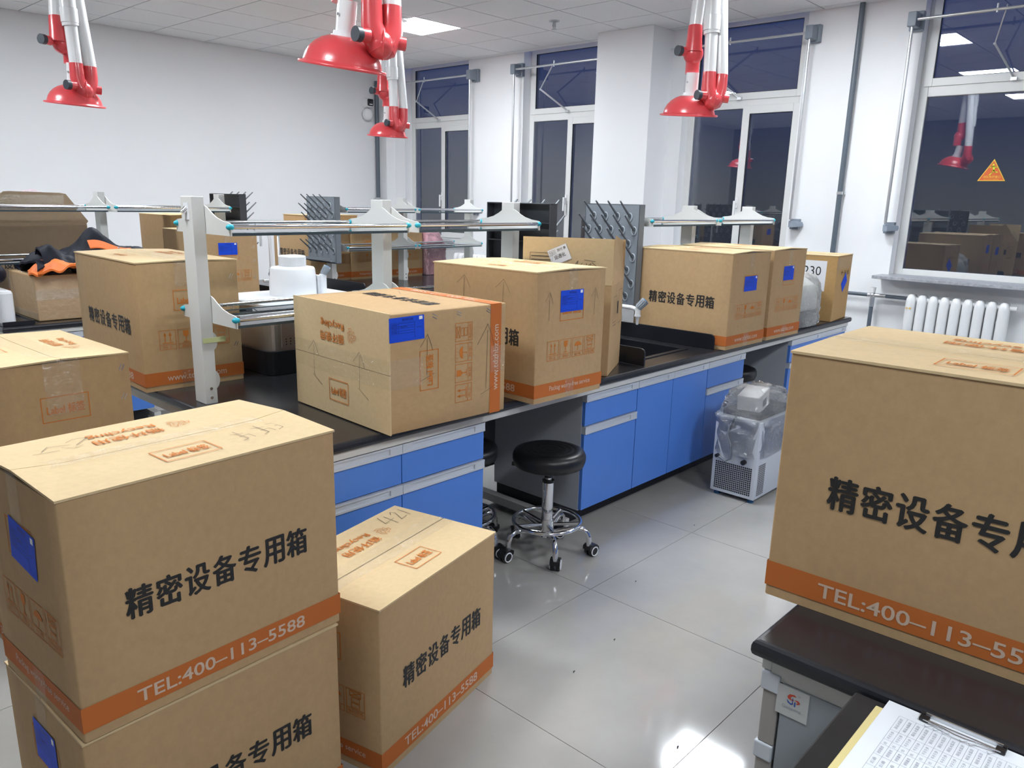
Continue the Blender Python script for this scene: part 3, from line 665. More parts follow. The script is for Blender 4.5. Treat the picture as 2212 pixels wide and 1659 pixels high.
# ------------------------------------------------------------------ drying racks
_peg = None
def drying_rack(label, x, y0, y1, z0, z1, sg):
    """sg=-1: pegs point to -x, sg=+1: to +x (the hollow back then faces -x)"""
    t = thing('drying_rack', label, 'drying rack', (x, 0, 0), group='pegboard drying racks')
    d = 0.055; a, b = (0, d) if sg < 0 else (-d, 0)
    m = MB(); fx = 0 if sg < 0 else -0.004
    m.box(fx, y0, z0, fx + 0.004, y1, z1)   # face sheet
    xr0, xr1 = (0.0, d) if sg < 0 else (-d, 0.0)
    m.box(xr0, y0, z0, xr1, y0 + 0.006, z1); m.box(xr0, y1 - 0.006, z0, xr1, y1, z1); m.box(xr0, y0, z1 - 0.006, xr1, y1, z1); m.box(xr0, y0, z0, xr1, y1, z0 + 0.006)
    obj('board', m, RACKG if sg < 0 else RACKD, t, bev=0.002)
    m = MB(); xa, xb = sorted((0.004 * -sg if sg < 0 else -0.01, (d * 0.8) * -sg)) if sg < 0 else (-d * 0.85, -0.005)
    for k in range(1, 6): z = z0 + (z1 - z0) * k / 6; m.box(xa, y0 + 0.006, z - 0.002, xb, y1 - 0.006, z + 0.002)
    obj('back_rib', m, RACKD, t)
    m = MB(); c = sg * 0.05
    m.box(min(0, c), y0 + 0.02, z0 + 0.015, max(0, c), y1 - 0.02, z0 + 0.022); m.box(min(c * 0.92, c), y0 + 0.02, z0 + 0.015, max(c * 0.92, c), y1 - 0.02, z0 + 0.045)
    obj('drip_tray', m, RACKG, t)
    pg = MB(); dx = Vector((sg * 0.77, 0, 0.64)); pg.cyl((0, 0, 0), dx * 0.135, 0.0075, 0.0045, n=8)
    pr_ = MB(); ring = [(0.002 * sg, 0.017 * math.cos(q), 0.024 * math.sin(q) - 0.004) for q in [2 * PI * i / 12 for i in range(12)]]; pr_.tube(ring, 0.004, 5, closed=True)
    pgm = pg.mesh('peg', PEGM); rgm = pr_.mesh('peg_collar', COLLAR)
    wy = y1 - y0; rows = int((z1 - z0 - 0.06) / 0.077)
    for r in range(rows):
        z = z1 - 0.05 - r * 0.077 - 0.02; n = 4 if r % 2 == 0 else 5
        for i in range(n):
            y = y0 + wy * (0.17 + 0.66 * i / 3 if n == 4 else 0.08 + 0.84 * i / 4)
            p = link('peg', pgm, t, loc=(0, y, z)); link('peg_collar', rgm, p)
    return t
drying_rack('dark hollow back of a drying rack on the middle bench shelf post', 3.145, 2.61, 3.06, 0.93, 1.522, 1)
drying_rack('grey pegboard drying rack facing left beyond the middle bench sink', 3.895, 2.615, 3.01, 0.92, 1.525, -1)
drying_rack('dark hollow back of a drying rack above the rear bench', 3.145, 5.72, 6.20, 0.93, 1.528, 1)
drying_rack('grey pegboard drying rack on the rear bench beside the far cartons', 4.0, 5.79, 6.22, 0.955, 1.522, -1)

# ------------------------------------------------------------------ sinks, splash plates, faucets
def sink(sk, label):
    a, b, c, d = sk; t = thing('lab_sink', label, 'sink', (0, 0, 0), group='black bench sinks')
    m = MB(); zb = 0.50; w_ = 0.008
    m.box(a, c, zb, b, d, zb + w_); m.box(a, c, zb, a + w_, d, TZ + 0.004); m.box(b - w_, c, zb, b, d, TZ + 0.004); m.box(a, c, zb, b, c + w_, TZ + 0.004); m.box(a, d - w_, zb, b, d, TZ + 0.004)
    obj('basin', m, SINKM, t)
    m = MB(); e_ = 0.022
    m.box(a - e_, c - e_, TZ, b + e_, c, TZ + 0.006); m.box(a - e_, d, TZ, b + e_, d + e_, TZ + 0.006); m.box(a - e_, c, TZ, a, d, TZ + 0.006); m.box(b, c, TZ, b + e_, d, TZ + 0.006)
    obj('rim', m, SINKM, t, bev=0.002)
    return t
sink(SK1, 'black drop in sink in the middle bench between two splash plates'); sink(SK2, 'black drop in sink in the rear bench')
def plate(x, y0, y1, label):
    m = MB(); h = 0.085; rr = 0.022
    pts = [(y0, 0), (y1, 0), (y1, h), (y0 + rr, h), (y0 + rr * 0.3, h - rr * 0.3), (y0, h - rr)]
    m.prism(pts, (x, 0, TZ), (0, 1, 0), (0, 0, 1), (1, 0, 0), 0.012)
    o = obj('splash_plate', m, SINKM, bev=0.002); tag(o, label, 'splash plate', 'black splash plates beside the sinks')
plate(3.915, 2.085, 2.90, 'long black splash plate right of the middle sink, against a carton')
plate(3.245, 2.10, 2.45, 'black splash plate left of the middle sink behind the open carton')
plate(3.93, 5.30, 6.15, 'black splash plate right of the rear bench sink'); plate(3.20, 5.30, 5.9, 'black splash plate left of the rear bench sink')
def nozzle(t, p, d, L=0.055, r=0.02):
    p = Vector(p); d = Vector(d).normalized(); q = p + d * L
    m = MB(); m.cyl(p, q, r * 0.85, r, n=18); m.cyl(q, q + d * 0.004, r * 1.06, r * 1.06, n=18)
    for k in range(12):
        a = d.orthogonal().normalized(); b = d.cross(a); w_ = a * math.cos(k * PI / 6) + b * math.sin(k * PI / 6); m.cyl(p + w_ * r * 0.9 + d * 0.004, q + w_ * r * 1.02 - d * 0.004, 0.0018, n=5)
    o = obj('handle_knob', m, mat('knob_grey', (0.30, 0.34, 0.38), 0.4), t)
    obj('index_disc', MB().cyl(q + d * 0.004, q + d * 0.006, r * 0.7, n=16), BLUEG, o)
def faucet(label, x, y, L=0.30):
    t = thing('lab_faucet', label, 'faucet', (x, y, TZ), group='white laboratory faucets')
    m = MB(); m.cyl((0, 0, 0), (0, 0, 0.02), 0.03); m.cyl((0, 0, 0.02), (0, 0, 0.16), 0.014); m.cyl((0, 0, 0.085), (0, 0, 0.125), 0.022)
    obj('column', m, WPL, t)
    pts = [(0, 0, 0.15)] + [(-0.09 * (1 - math.cos(a)), 0, 0.30 + 0.09 * math.sin(a)) for a in [PI * i / 10 for i in range(11)]]
    m = MB(); m.tube([(0, 0, 0.15), (0, 0, 0.25)] + pts[1:] + [(-0.18, 0, 0.24)], 0.009, 10); m.cyl((-0.18, 0, 0.24), (-0.18, 0, 0.20), 0.012, 0.006); obj('spout', m, WPL, t)
    m = MB(); m.cyl((0, -0.02, 0.105), (0, -0.07, 0.115), 0.010); obj('valve_arm', m, WPL, t)
    nozzle(t, (0, -0.065, 0.115), (0.1, -0.6, 0.35)); return t
# faucet whose grey knob and hose nib show between the open carton and the rack
t = thing('sink_tap', 'small white tap with grey ribbed knob, between the open carton and the drying rack', 'faucet', (0, 0, 0))
P0 = Vector((3.69, 2.45, 0.955))
m = MB(); m.cyl((3.72, 2.705, 0.75), (3.72, 2.705, 0.95), 0.013); m.cyl((3.72, 2.705, 0.75), (3.72, 2.705, 0.765), 0.026); m.tube([(3.72, 2.705, 0.94), (3.715, 2.66, 0.96), (3.70, 2.50, 0.96), (3.69, 2.455, 0.955)], 0.012, 10); obj('tap_body', m, WPL, t)
m = MB(); m.cyl(P0 + Vector((0, 0, 0.012)), P0 + Vector((0, 0, -0.03)), 0.016); m.cyl(P0 + Vector((0, 0, -0.03)), P0 + Vector((0, 0, -0.04)), 0.019); m.cyl(P0 + Vector((0, 0, -0.04)), P0 + Vector((0, 0, -0.085)), 0.012, 0.007)
obj('hose_nib', m, WPL, t); nozzle(t, P0 + Vector((0, 0, 0.008)), (0.35, -0.55, 0.75), 0.055, 0.022)
# rear bench tap and white pipework
t = thing('emergency_tap', 'white rear bench tap with cross pipework and grey knob left of the white cover', 'faucet')
m = MB(); m.tube([(3.20, 5.50, 0.75), (3.20, 5.50, 1.19), (3.20, 5.52, 1.27), (3.24, 5.53, 1.31), (3.29, 5.52, 1.29)], 0.011, 10); m.tube([(3.13, 5.50, 0.885), (3.36, 5.50, 0.885), (3.42, 5.50, 0.90)], 0.012, 10); m.cyl((3.20, 5.50, 0.93), (3.20, 5.50, 0.97), 0.018)
m.cyl((3.20, 5.5, 0.75), (3.20, 5.5, 0.77), 0.03); obj('pipework', m, WPL, t); nozzle(t, (3.23, 5.48, 0.935), (-0.8, -0.3, 0.05), 0.06, 0.022)
t = thing('gooseneck_tap', 'tall thin white gooseneck tap behind the white domed cover on the rear bench', 'faucet')
m = MB(); m.tube([(3.50, 5.88, 0.75), (3.50, 5.88, 1.20)] + [(3.42 + 0.08 * math.cos(a), 5.88, 1.20 + 0.09 * math.sin(a)) for a in [PI * i / 10 for i in range(11)]] + [(3.34, 5.88, 1.12)], 0.010, 10); m.cyl((3.50, 5.88, 0.75), (3.50, 5.88, 0.78), 0.028)
obj('gooseneck', m, WPL, t)
# ================================================================== STOOLS
def stool(label, x, y, rot, zt=0.49):
    t = thing('lab_stool', label, 'stool', (x, y, 0), rot, group='round black swivel stools')
    prof = [(0.06, -0.078), (0.13, -0.078), (0.152, -0.068), (0.160, -0.045), (0.160, -0.025), (0.152, -0.008), (0.135, -0.001), (0.122, 0.0)]
    for i, r in enumerate((0.11, 0.098, 0.086, 0.074, 0.06, 0.045, 0.03, 0.012)): prof += [(r + 0.004, 0.0 - (0.0 if i % 2 else 0.0)), (r, -0.0022 if i % 2 == 0 else 0.0005)]
    m = MB(); m.lathe(prof, (0, 0, zt), 40); obj('seat', m, LEATHER, t)
    m = MB(); m.box(-0.09, -0.05, zt - 0.085, 0.09, 0.05, zt - 0.078); m.cyl((0, 0, zt - 0.13), (0, 0, zt - 0.082), 0.018); obj('seat_plate', m, BLACKPL, t)
    m = MB(); m.tube([(-0.03, 0.02, zt - 0.09), (-0.12, 0.06, zt - 0.095), (-0.155, 0.075, zt - 0.105)], 0.005, 8); m.box(-0.175, 0.065, zt - 0.112, -0.14, 0.085, zt - 0.10); obj('lever', m, BLACKPL, t)
    m = MB(); m.cyl((0, 0, 0.165), (0, 0, 0.345), 0.025, n=24); m.cyl((0, 0, 0.34), (0, 0, zt - 0.085), 0.014); obj('gas_column', m, CHROME, t)
    obj('column_cap', MB().cyl((0, 0, 0.338), (0, 0, 0.348), 0.0265, n=24), BLACKPL, t)
    m = MB(); m.cyl((0, 0, 0.085), (0, 0, 0.165), 0.033, 0.030, n=24); obj('hub', m, CHROME, t)
    m = MB(); R_ = 0.150; m.tube([(R_ * math.cos(2 * PI * i / 40), R_ * math.sin(2 * PI * i / 40), 0.155) for i in range(40)], 0.009, 10, closed=True); fr_ = obj('foot_ring', m, CHROME, t)
    lg = MB(); lg.tube([(0.02, 0, 0.10), (0.08, 0, 0.118), (0.125, 0, 0.128), (0.16, 0, 0.128), (0.182, 0, 0.112), (0.19, 0, 0.085), (0.191, 0, 0.052)], 0.012, 10)
    lgm = lg.mesh('leg', CHROME)
    st = MB(); st.tube([(0.03, 0, 0.14), (0.145, 0, 0.155)], 0.008, 8); stm = st.mesh('ring_spoke', CHROME)
    cs = MB(); cs.cm = 0
    for sy in (-1, 1): cs.cyl((0.018, sy * 0.004, 0.026), (0.018, sy * 0.020, 0.026), 0.0255, n=20)
    cs.prism([(0.046, 0.026), (0.044, 0.044), (0.03, 0.056), (0.0, 0.058), (-0.014, 0.05), (-0.014, 0.034), (0.0, 0.03), (0.02, 0.03)], (0, 0.022, 0), (1, 0, 0), (0, 0, 1), (0, -1, 0), 0.044)
    cs.cm = 1
    for sy in (-1, 1):
        ring = [(0.018 + 0.020 * math.cos(2 * PI * i / 20), sy * 0.0225, 0.026 + 0.020 * math.sin(2 * PI * i / 20)) for i in range(20)]; cs.tube(ring, 0.0028, 6, closed=True)
    csm = cs.mesh('caster', [BLACKPL, WHITE])
    for k in range(5):
        a = 2 * PI * k / 5
        l = link('leg', lgm, t, rotz=a); 
        sp_ = link('ring_spoke', stm, t, rotz=a)
        c = link('caster', csm, l, loc=(0.191, 0, 0)); c.rotation_euler = (0, 0, (0.9, 2.2, -0.7, 0.3, 2.8)[k] )
    return t
stool('black round swivel stool standing alone in the kneehole, whole seat in view', 2.50, 2.07, math.radians(-56))
stool('black round swivel stool half hidden behind the blue drawers', 2.275, 2.385, math.radians(-82), 0.49)
stool('black round stool tucked under the bench behind the chiller', 4.62, 2.32, 0.4, 0.52)

# ================================================================== CARTONS
A_ = {'staples': ()}
def pens_b1(p, F):
    T = F['T']
    for (x, y) in ((0.44, 0.10), (0.50, 0.11), (0.545, 0.12)):
        stroke(p, T, [(x - 0.016, y + 0.028), (x + 0.012, y + 0.022)], 0.0017); stroke(p, T, [(x, y + 0.045), (x + 0.002, y - 0.02), (x - 0.016, y - 0.03)], 0.0017); stroke(p, T, [(x - 0.008, y), (x + 0.018, y + 0.006), (x + 0.02, y - 0.02)], 0.0017)
    stroke(p, T, [(0.09, 0.30), (0.11, 0.325), (0.15, 0.31)], 0.0016); stroke(p, T, [(0.07, 0.29), (0.12, 0.285)], 0.0016); stroke(p, T, [(0.13, 0.30), (0.145, 0.283), (0.17, 0.29)], 0.0016)
    stroke(p, T, [(0.15, 0.33), (0.17, 0.345), (0.20, 0.34), (0.16, 0.30)], 0.0016)
b0 = mat_d1(0.402, 1.484, 0.0, 0.045, 0.61, 0.42)
carton('lower carton of the left foreground stack, mostly below the frame', b0, 0.61, 0.42, 0.492, group='foreground floor cartons', sticks=(('-X', 0.15, 0.325, 0.12, 0.10, 0.0),), tape_end=(-1,), tape_lo=0.12)
carton('large carton on top of the left foreground stack with a blue sticker on its end', mat_d1(0.407, 1.48, 0.4945, 0.058, 0.618, 0.405), 0.618, 0.405, 0.504, group='foreground floor cartons',
       sticks=(('-X', 0.145, 0.315, 0.13, 0.095, -0.12),), tape_end=(-1,), tape_lo=0.17, pens=pens_b1, lift=0.010)
def pens_b2(p, F):
    T = F['T']; x, y = 0.46, 0.33
    stroke(p, T, [(x, y + 0.05), (x - 0.02, y), (x + 0.03, y + 0.005)], 0.0018); stroke(p, T, [(x + 0.02, y + 0.04), (x + 0.01, y - 0.03)], 0.0018)
    stroke(p, T, [(x + 0.045, y + 0.03), (x + 0.06, y + 0.045), (x + 0.068, y + 0.03), (x + 0.04, y - 0.02), (x + 0.075, y - 0.015)], 0.0018); stroke(p, T, [(x + 0.095, y + 0.04), (x + 0.088, y - 0.02)], 0.0018)
carton('turned carton on the floor with pencilled 421, beside the left foreground stack', mat_d1(1.107, 1.465, 0, 0.231, 0.581, 0.401), 0.581, 0.401, 0.509, group='foreground floor cartons', tape_end=(), pens=pens_b2, lift=0.0, seam=0.0026, tape_w=0.09)
carton('taped carton at the left edge showing a framed label on its end', mat_d2(0.599, 2.683, 0.4965, 0.032, 0.42, 0.60), 0.60, 0.42, 0.515, group='left edge stacked cartons', tape_end=(1,), tape_lo=0.17, lift=0.006, staples=(('+X', 0.385, 0.46), ('+X', 0.385, 0.36), ('+X', 0.385, 0.26)), tape_w=0.11)
carton('hidden carton carrying the taped carton at the left edge', mat_d2(0.602, 2.69, 0.0, 0.02, 0.42, 0.60), 0.60, 0.42, 0.494, group='left edge stacked cartons')
carton('big carton on the near right desk with a TEL band, cropped by the frame', mat_d2(1.481, -0.006, 0.7505, 0.025, 0.458, 0.62), 0.62, 0.458, 0.518, group='cartons on the benches', lift=0.002, tape_w=0.075, tape_end=(1, -1))
carton('carton behind the near left shelf post with a black printed side', mat_d2(1.243, 3.139, 0.7505, -0.037, 0.415, 0.72), 0.72, 0.415, 0.517, group='cartons on the benches', lift=0.006, tape_w=0.12, tape_end=(1,), staples=(('+X', 0.375, 0.44), ('+X', 0.37, 0.30), ('+X', 0.38, 0.15)))
def pens_box1(p, F):
    X = F['+X']   # u = world up, v = world -x
    for yy, x0, h_, w_ in ((0.05, 0.10, 0.24, 0.05), (0.33, 0.19, 0.14, 0.03)):
        g = Face(X.pt(x0, yy + 0.04), X.v * -1, X.u, 0.0); arrow_pen(p, g, 0, 0, h_, w_)
        stroke(p, g, [(-0.03, -0.02), (0.03, 0.0)], 0.0014)
    T = F['T']
    for xx in (0.14, 0.44):
        arrow_pen(p, Face(T.pt(xx, 0.13), T.u, T.v, 0.0), 0, 0, 0.13, 0.04); stroke(p, T, [(xx - 0.01, 0.13), (xx + 0.05, 0.10)], 0.0016)
    Y = F['+Y']; stroke(p, Y, [(0.1, 0.12), (0.2, 0.16), (0.3, 0.13), (0.42, 0.17), (0.5, 0.12)], 0.0014)
a_ = -0.048; d1 = Vector((math.cos(a_), math.sin(a_), 0)); d2 = Vector((-math.sin(a_), math.cos(a_), 0)); zz = Vector((0, 0, 1))
c_ = Vector((1.581, 2.008, 0.7565)) + d1 * 0.529 + d2 * 0.612 / 2 + zz * 0.41 / 2
M1 = Matrix((( -d2.x, zz.x, -d1.x, c_.x), (-d2.y, zz.y, -d1.y, c_.y), (-d2.z, zz.z, -d1.z, c_.z), (0, 0, 0, 1)))
bx1, FF1 = carton('carton tipped on its side at the bench front, its orange band standing upright', M1, 0.612, 0.41, 0.529, group='cartons on the benches', pens=pens_box1, lift=0.0, tape_w=0.10, tape_end=(1,), tape_lo=0.14, staples=(('+X', 0.38, 0.33), ('+X', 0.38, 0.22), ('+X', 0.38, 0.08)))
X = FF1['+X']; sticker(Face(X.pt(0.315, 0.528), X.v * -1, X.u, 0.0), 0.0, 0.0, 0.145, 0.082, 0.02, bx1)
def pens_box2(p, F):
    for x0 in (0.075, 0.36): arrow_pen(p, Face(F['+X'].pt(x0, 0.33), (0, 1, 0), (0, 0, 1), 0.0), 0, 0, 0.11, 0.025)
    for x0 in (0.20, 0.43): arrow_pen(p, Face(F['-Y'].pt(x0, 0.36), (1, 0, 0), (0, 0, 1), 0.0), 0, 0, 0.12, 0.045)
    for x0 in (0.20, 0.43): pass
carton('tall upright carton in the middle of the bench with pen arrows and a blue sticker', mat_d2(2.265, 1.966, 0.7505, -0.019, 0.429, 0.609), 0.609, 0.429, 0.521, group='cartons on the benches', band_text=('Packag worry-free service', 'www.tdzhbz.com'),
       sticks=(('+X', 0.14, 0.356, 0.142, 0.086, 0.0),), pens=pens_box2, lift=0.007, tape_lo=0.08)
carton('carton right of the sink with its full black printed side in view', mat_d2(3.949, 2.032, 0.7505, -0.013, 0.447, 0.625), 0.625, 0.447, 0.531, group='cartons on the benches', sticks=(('+X', 0.15, 0.316, 0.148, 0.083, 0.0),), lift=0.008)
carton('carton directly right of the one beside the sink, blue sticker under a tape strip', mat_d2(4.440, 2.026, 0.7505, -0.023, 0.436, 0.62), 0.62, 0.436, 0.534, group='cartons on the benches', sticks=(('+X', 0.14, 0.35, 0.135, 0.085, 0.0),), tape_lo=0.14, lift=0.008)
# far bench cartons
carton('carton on the rear bench with a blue sticker, behind the near shelf post', mat_d2(2.554, 5.345, 0.7505, -0.053, 0.44, 0.62), 0.62, 0.44, 0.52, group='cartons on the rear bench', sticks=(('+X', 0.145, 0.355, 0.14, 0.085, 0.0),), staples=(('+X', 0.40, 0.47), ('+X', 0.40, 0.40), ('+X', 0.40, 0.30), ('+X', 0.40, 0.18)))
carton('taller carton against the left wall side of the rear bench, black print half hidden', mat_d2(2.691, 6.05, 0.7505, 0, 0.385, 0.564), 0.564, 0.385, 0.61, group='cartons on the rear bench')
carton('first far carton, black printed side seen left of the grey drying rack', mat_d2(4.062, 6.287, 0.7505, 0, 0.44, 0.62), 0.62, 0.44, 0.52, group='cartons on the rear bench')
carton('second far carton, behind the white shelf post of the middle bench', mat_d2(4.505, 6.265, 0.7505, 0, 0.42, 0.62), 0.62, 0.42, 0.52, group='cartons on the rear bench', band_text=('Packag worry-free service', 'www.tdzhbz.com'))
carton('third far carton, beside the pink wrapped parcel', mat_d2(4.93, 6.241, 0.7505, 0, 0.44, 0.62), 0.62, 0.44, 0.52, group='cartons on the rear bench')
t = thing('flat_carton', 'flat brown carton lying on top of the far cartons', 'box', (0, 0, 0))
obj('body', MB().box(4.15, 6.50, 1.2775, 4.75, 6.86, 1.345), CARD, t, bev=0.003); obj('flap', MB().box(4.145, 6.495, 1.345, 4.755, 6.865, 1.35), CARD_LIT, t)
# carton with the FS-8230 sheet
M6 = mat_d2(5.536, 2.065, 0.7505, 0.099, 0.37, 0.48)
t = thing('worn_carton', 'worn carton at the window end of the bench with a white FS-8230 sheet', 'box', M=M6)
obj('body', MB().box(-0.24, -0.185, 0, 0.24, 0.185, 0.455), mat('cardboard_orange', (0.47, 0.285, 0.11), 0.75, noise=(50, 0.06)), t, bev=0.004)
m = MB(); m.box(-0.242, -0.187, 0.455, 0.242, -0.001, 0.459); m.box(-0.242, 0.001, 0.4555, 0.242, 0.187, 0.460); obj('flap', m, CARD_LIT, t)
F = Face((-0.24, -0.185, 0), (1, 0, 0), (0, 0, 1), 0.001); FE = Face((0.24, -0.185, 0), (0, 1, 0), (0, 0, 1), 0.001)
m = MB(); quad(m, F, 0.08, 0.21, 0.41, 0.42); o_ = obj('paper_sheet', m, WHITE, t)
m = MB(); txt(m, F, 'FS-8230', 0.11, 0.318, 0.265, 0.062, e=0.0006); txt(m, F, '8230-14031010', 0.10, 0.245, 0.27, 0.036, e=0.0006); obj('sheet_lettering', m, INK, o_)
m = MB(); quad(m, FE, 0.0, 0.36, 0.37, 0.45, 0.0004); quad(m, FE, 0.0, 0.33, 0.05, 0.45, 0.0008); m.box(-0.20, -0.03, 0.461, 0.24, 0.03, 0.462); obj('clear_tape', m, TAPE, t)
m = MB(); g_ = FE.sub(0.21, 0.235, 0.7, 0.0008); quad(m, g_, -0.035, -0.025, 0.085, 0.06); obj('logistics_sticker', m, BLUEST, t)
m = MB(); txt(m, FE, '个 开 仪', 0.11, 0.318, 0.20, 0.032, e=0.0006); obj('black_lettering', m, INK, t)
# ---- open carton with raised flap
a = 0.46; L3, W3, H3 = 0.345, 0.42, 0.42
d1 = Vector((math.cos(a), math.sin(a), 0)); d2 = Vector((-math.sin(a), math.cos(a), 0))
M3 = Matrix.Translation(Vector((2.905, 2.075, 0.7505)) + d1 * L3 / 2 + d2 * W3 / 2) @ Matrix.Rotation(a - PI / 2, 4, 'Z')
t = thing('open_carton', 'opened narrow carton with a tall raised flap bearing a white shipping slip', 'box', M=M3)
x, y = W3 / 2, L3 / 2
m = MB(); th = 0.004
m.box(-x, -y, 0, x, -y + th, H3); m.box(-x, y - th, 0, x, y, H3); m.box(-x, -y + th, 0, -x + th, y - th, H3); m.box(x - th, -y + th, 0, x, y - th, H3); m.box(-x, -y, 0, x, y, 0.004)
obj('body', m, CARD, t, bev=0.002)
m = MB(); m.add([(-x, -y - 0.002, H3), (x, -y - 0.002, H3), (x, -y - 0.006, H3 + 0.205), (-x, -y - 0.006, H3 + 0.205), (-x, -y + 0.002, H3), (x, -y + 0.002, H3), (x, -y - 0.002, H3 + 0.205), (-x, -y - 0.002, H3 + 0.205)], [(0, 1, 2, 3), (7, 6, 5, 4), (0, 4, 5, 1), (1, 5, 6, 2), (2, 6, 7, 3), (3, 7, 4, 0)])
fo = obj('raised_flap', m, CARD_LIT, t)
m = MB(); m.add([(x, -y + 0.01, H3), (x, y, H3), (x - 0.01, y, H3 + 0.18), (x - 0.03, y - 0.12, H3 + 0.215), (x - 0.02, -y + 0.1, H3 + 0.09)], [(0, 1, 2, 3, 4)]); m.box(-x, y - 0.001, H3, x, y + 0.003, H3 + 0.19); obj('inner_flap', m, CARD, t)
m = MB(); m.add([(x - 0.002, -y, H3 - 0.004), (x, y, H3), (x - 0.10, y - 0.02, H3 + 0.16), (x - 0.06, -y, H3 + 0.12)], [(0, 1, 2, 3)]); obj('film_liner', m, BAG, t)
F = Face((-x, -y - 0.006, H3), (1, 0, 0), (0, 0, 1), 0.002)
g_ = F.sub(0.145, 0.075, 0.42, 0.0); m = MB(); quad(m, g_, 0, 0, 0.095, 0.075); so = obj('shipping_slip', m, WHITE, t)
m = MB(); frame(m, g_, 0.001, 0.001, 0.094, 0.074, 0.001); txt(m, g_, '运通化', 0.02, 0.022, 0.055, 0.02, 0.01, 0.0005); txt(m, g_, '到付 南', 0.045, 0.052, 0.042, 0.014, 0.01, 0.0005)
for k in range(4): stroke(m, g_, [(0.006, 0.066 - k * 0.006), (0.036, 0.066 - k * 0.006)], 0.0012, 0.0005)
obj('slip_lettering', m, INK, so)
m = MB(); frame(m, F, 0.035, 0.075, 0.14, 0.135, 0.0015)
for k in range(3): stroke(m, F, [(0.042, 0.088 + k * 0.016), (0.135, 0.088 + k * 0.016)], 0.003)
stroke(m, F, [(0.24, 0.075), (0.26, 0.105), (0.25, 0.06), (0.28, 0.095)], 0.002); stroke(m, F, [(0.29, 0.11), (0.34, 0.105)], 0.002); stroke(m, F, [(0.30, 0.095), (0.30, 0.055), (0.32, 0.055), (0.32, 0.095), (0.30, 0.075), (0.335, 0.08)], 0.002); stroke(m, F, [(0.325, 0.10), (0.345, 0.085), (0.33, 0.06)], 0.002)
obj('black_lettering', m, INK, t)
F = Face((x, -y, 0), (0, 1, 0), (0, 0, 1), 0.0012); m = MB(); frame(m, F, 0.07, 0.24, 0.16, 0.36, 0.002); frame(m, F, 0.22, 0.22, 0.31, 0.38, 0.002); stroke(m, F, [(0.10, 0.26), (0.10, 0.34)], 0.003); stroke(m, F, [(0.13, 0.26), (0.13, 0.34)], 0.003); quad(m, F, 0.18, 0.27, 0.215, 0.33)
stroke(m, F, [(0.08, 0.225), (0.16, 0.225)], 0.003); obj('black_lettering', m, INK, t)
m = MB(); quad(m, F, 0.15, 0.34, 0.20, 0.42, 0.0003); obj('clear_tape', m, TAPE, t)

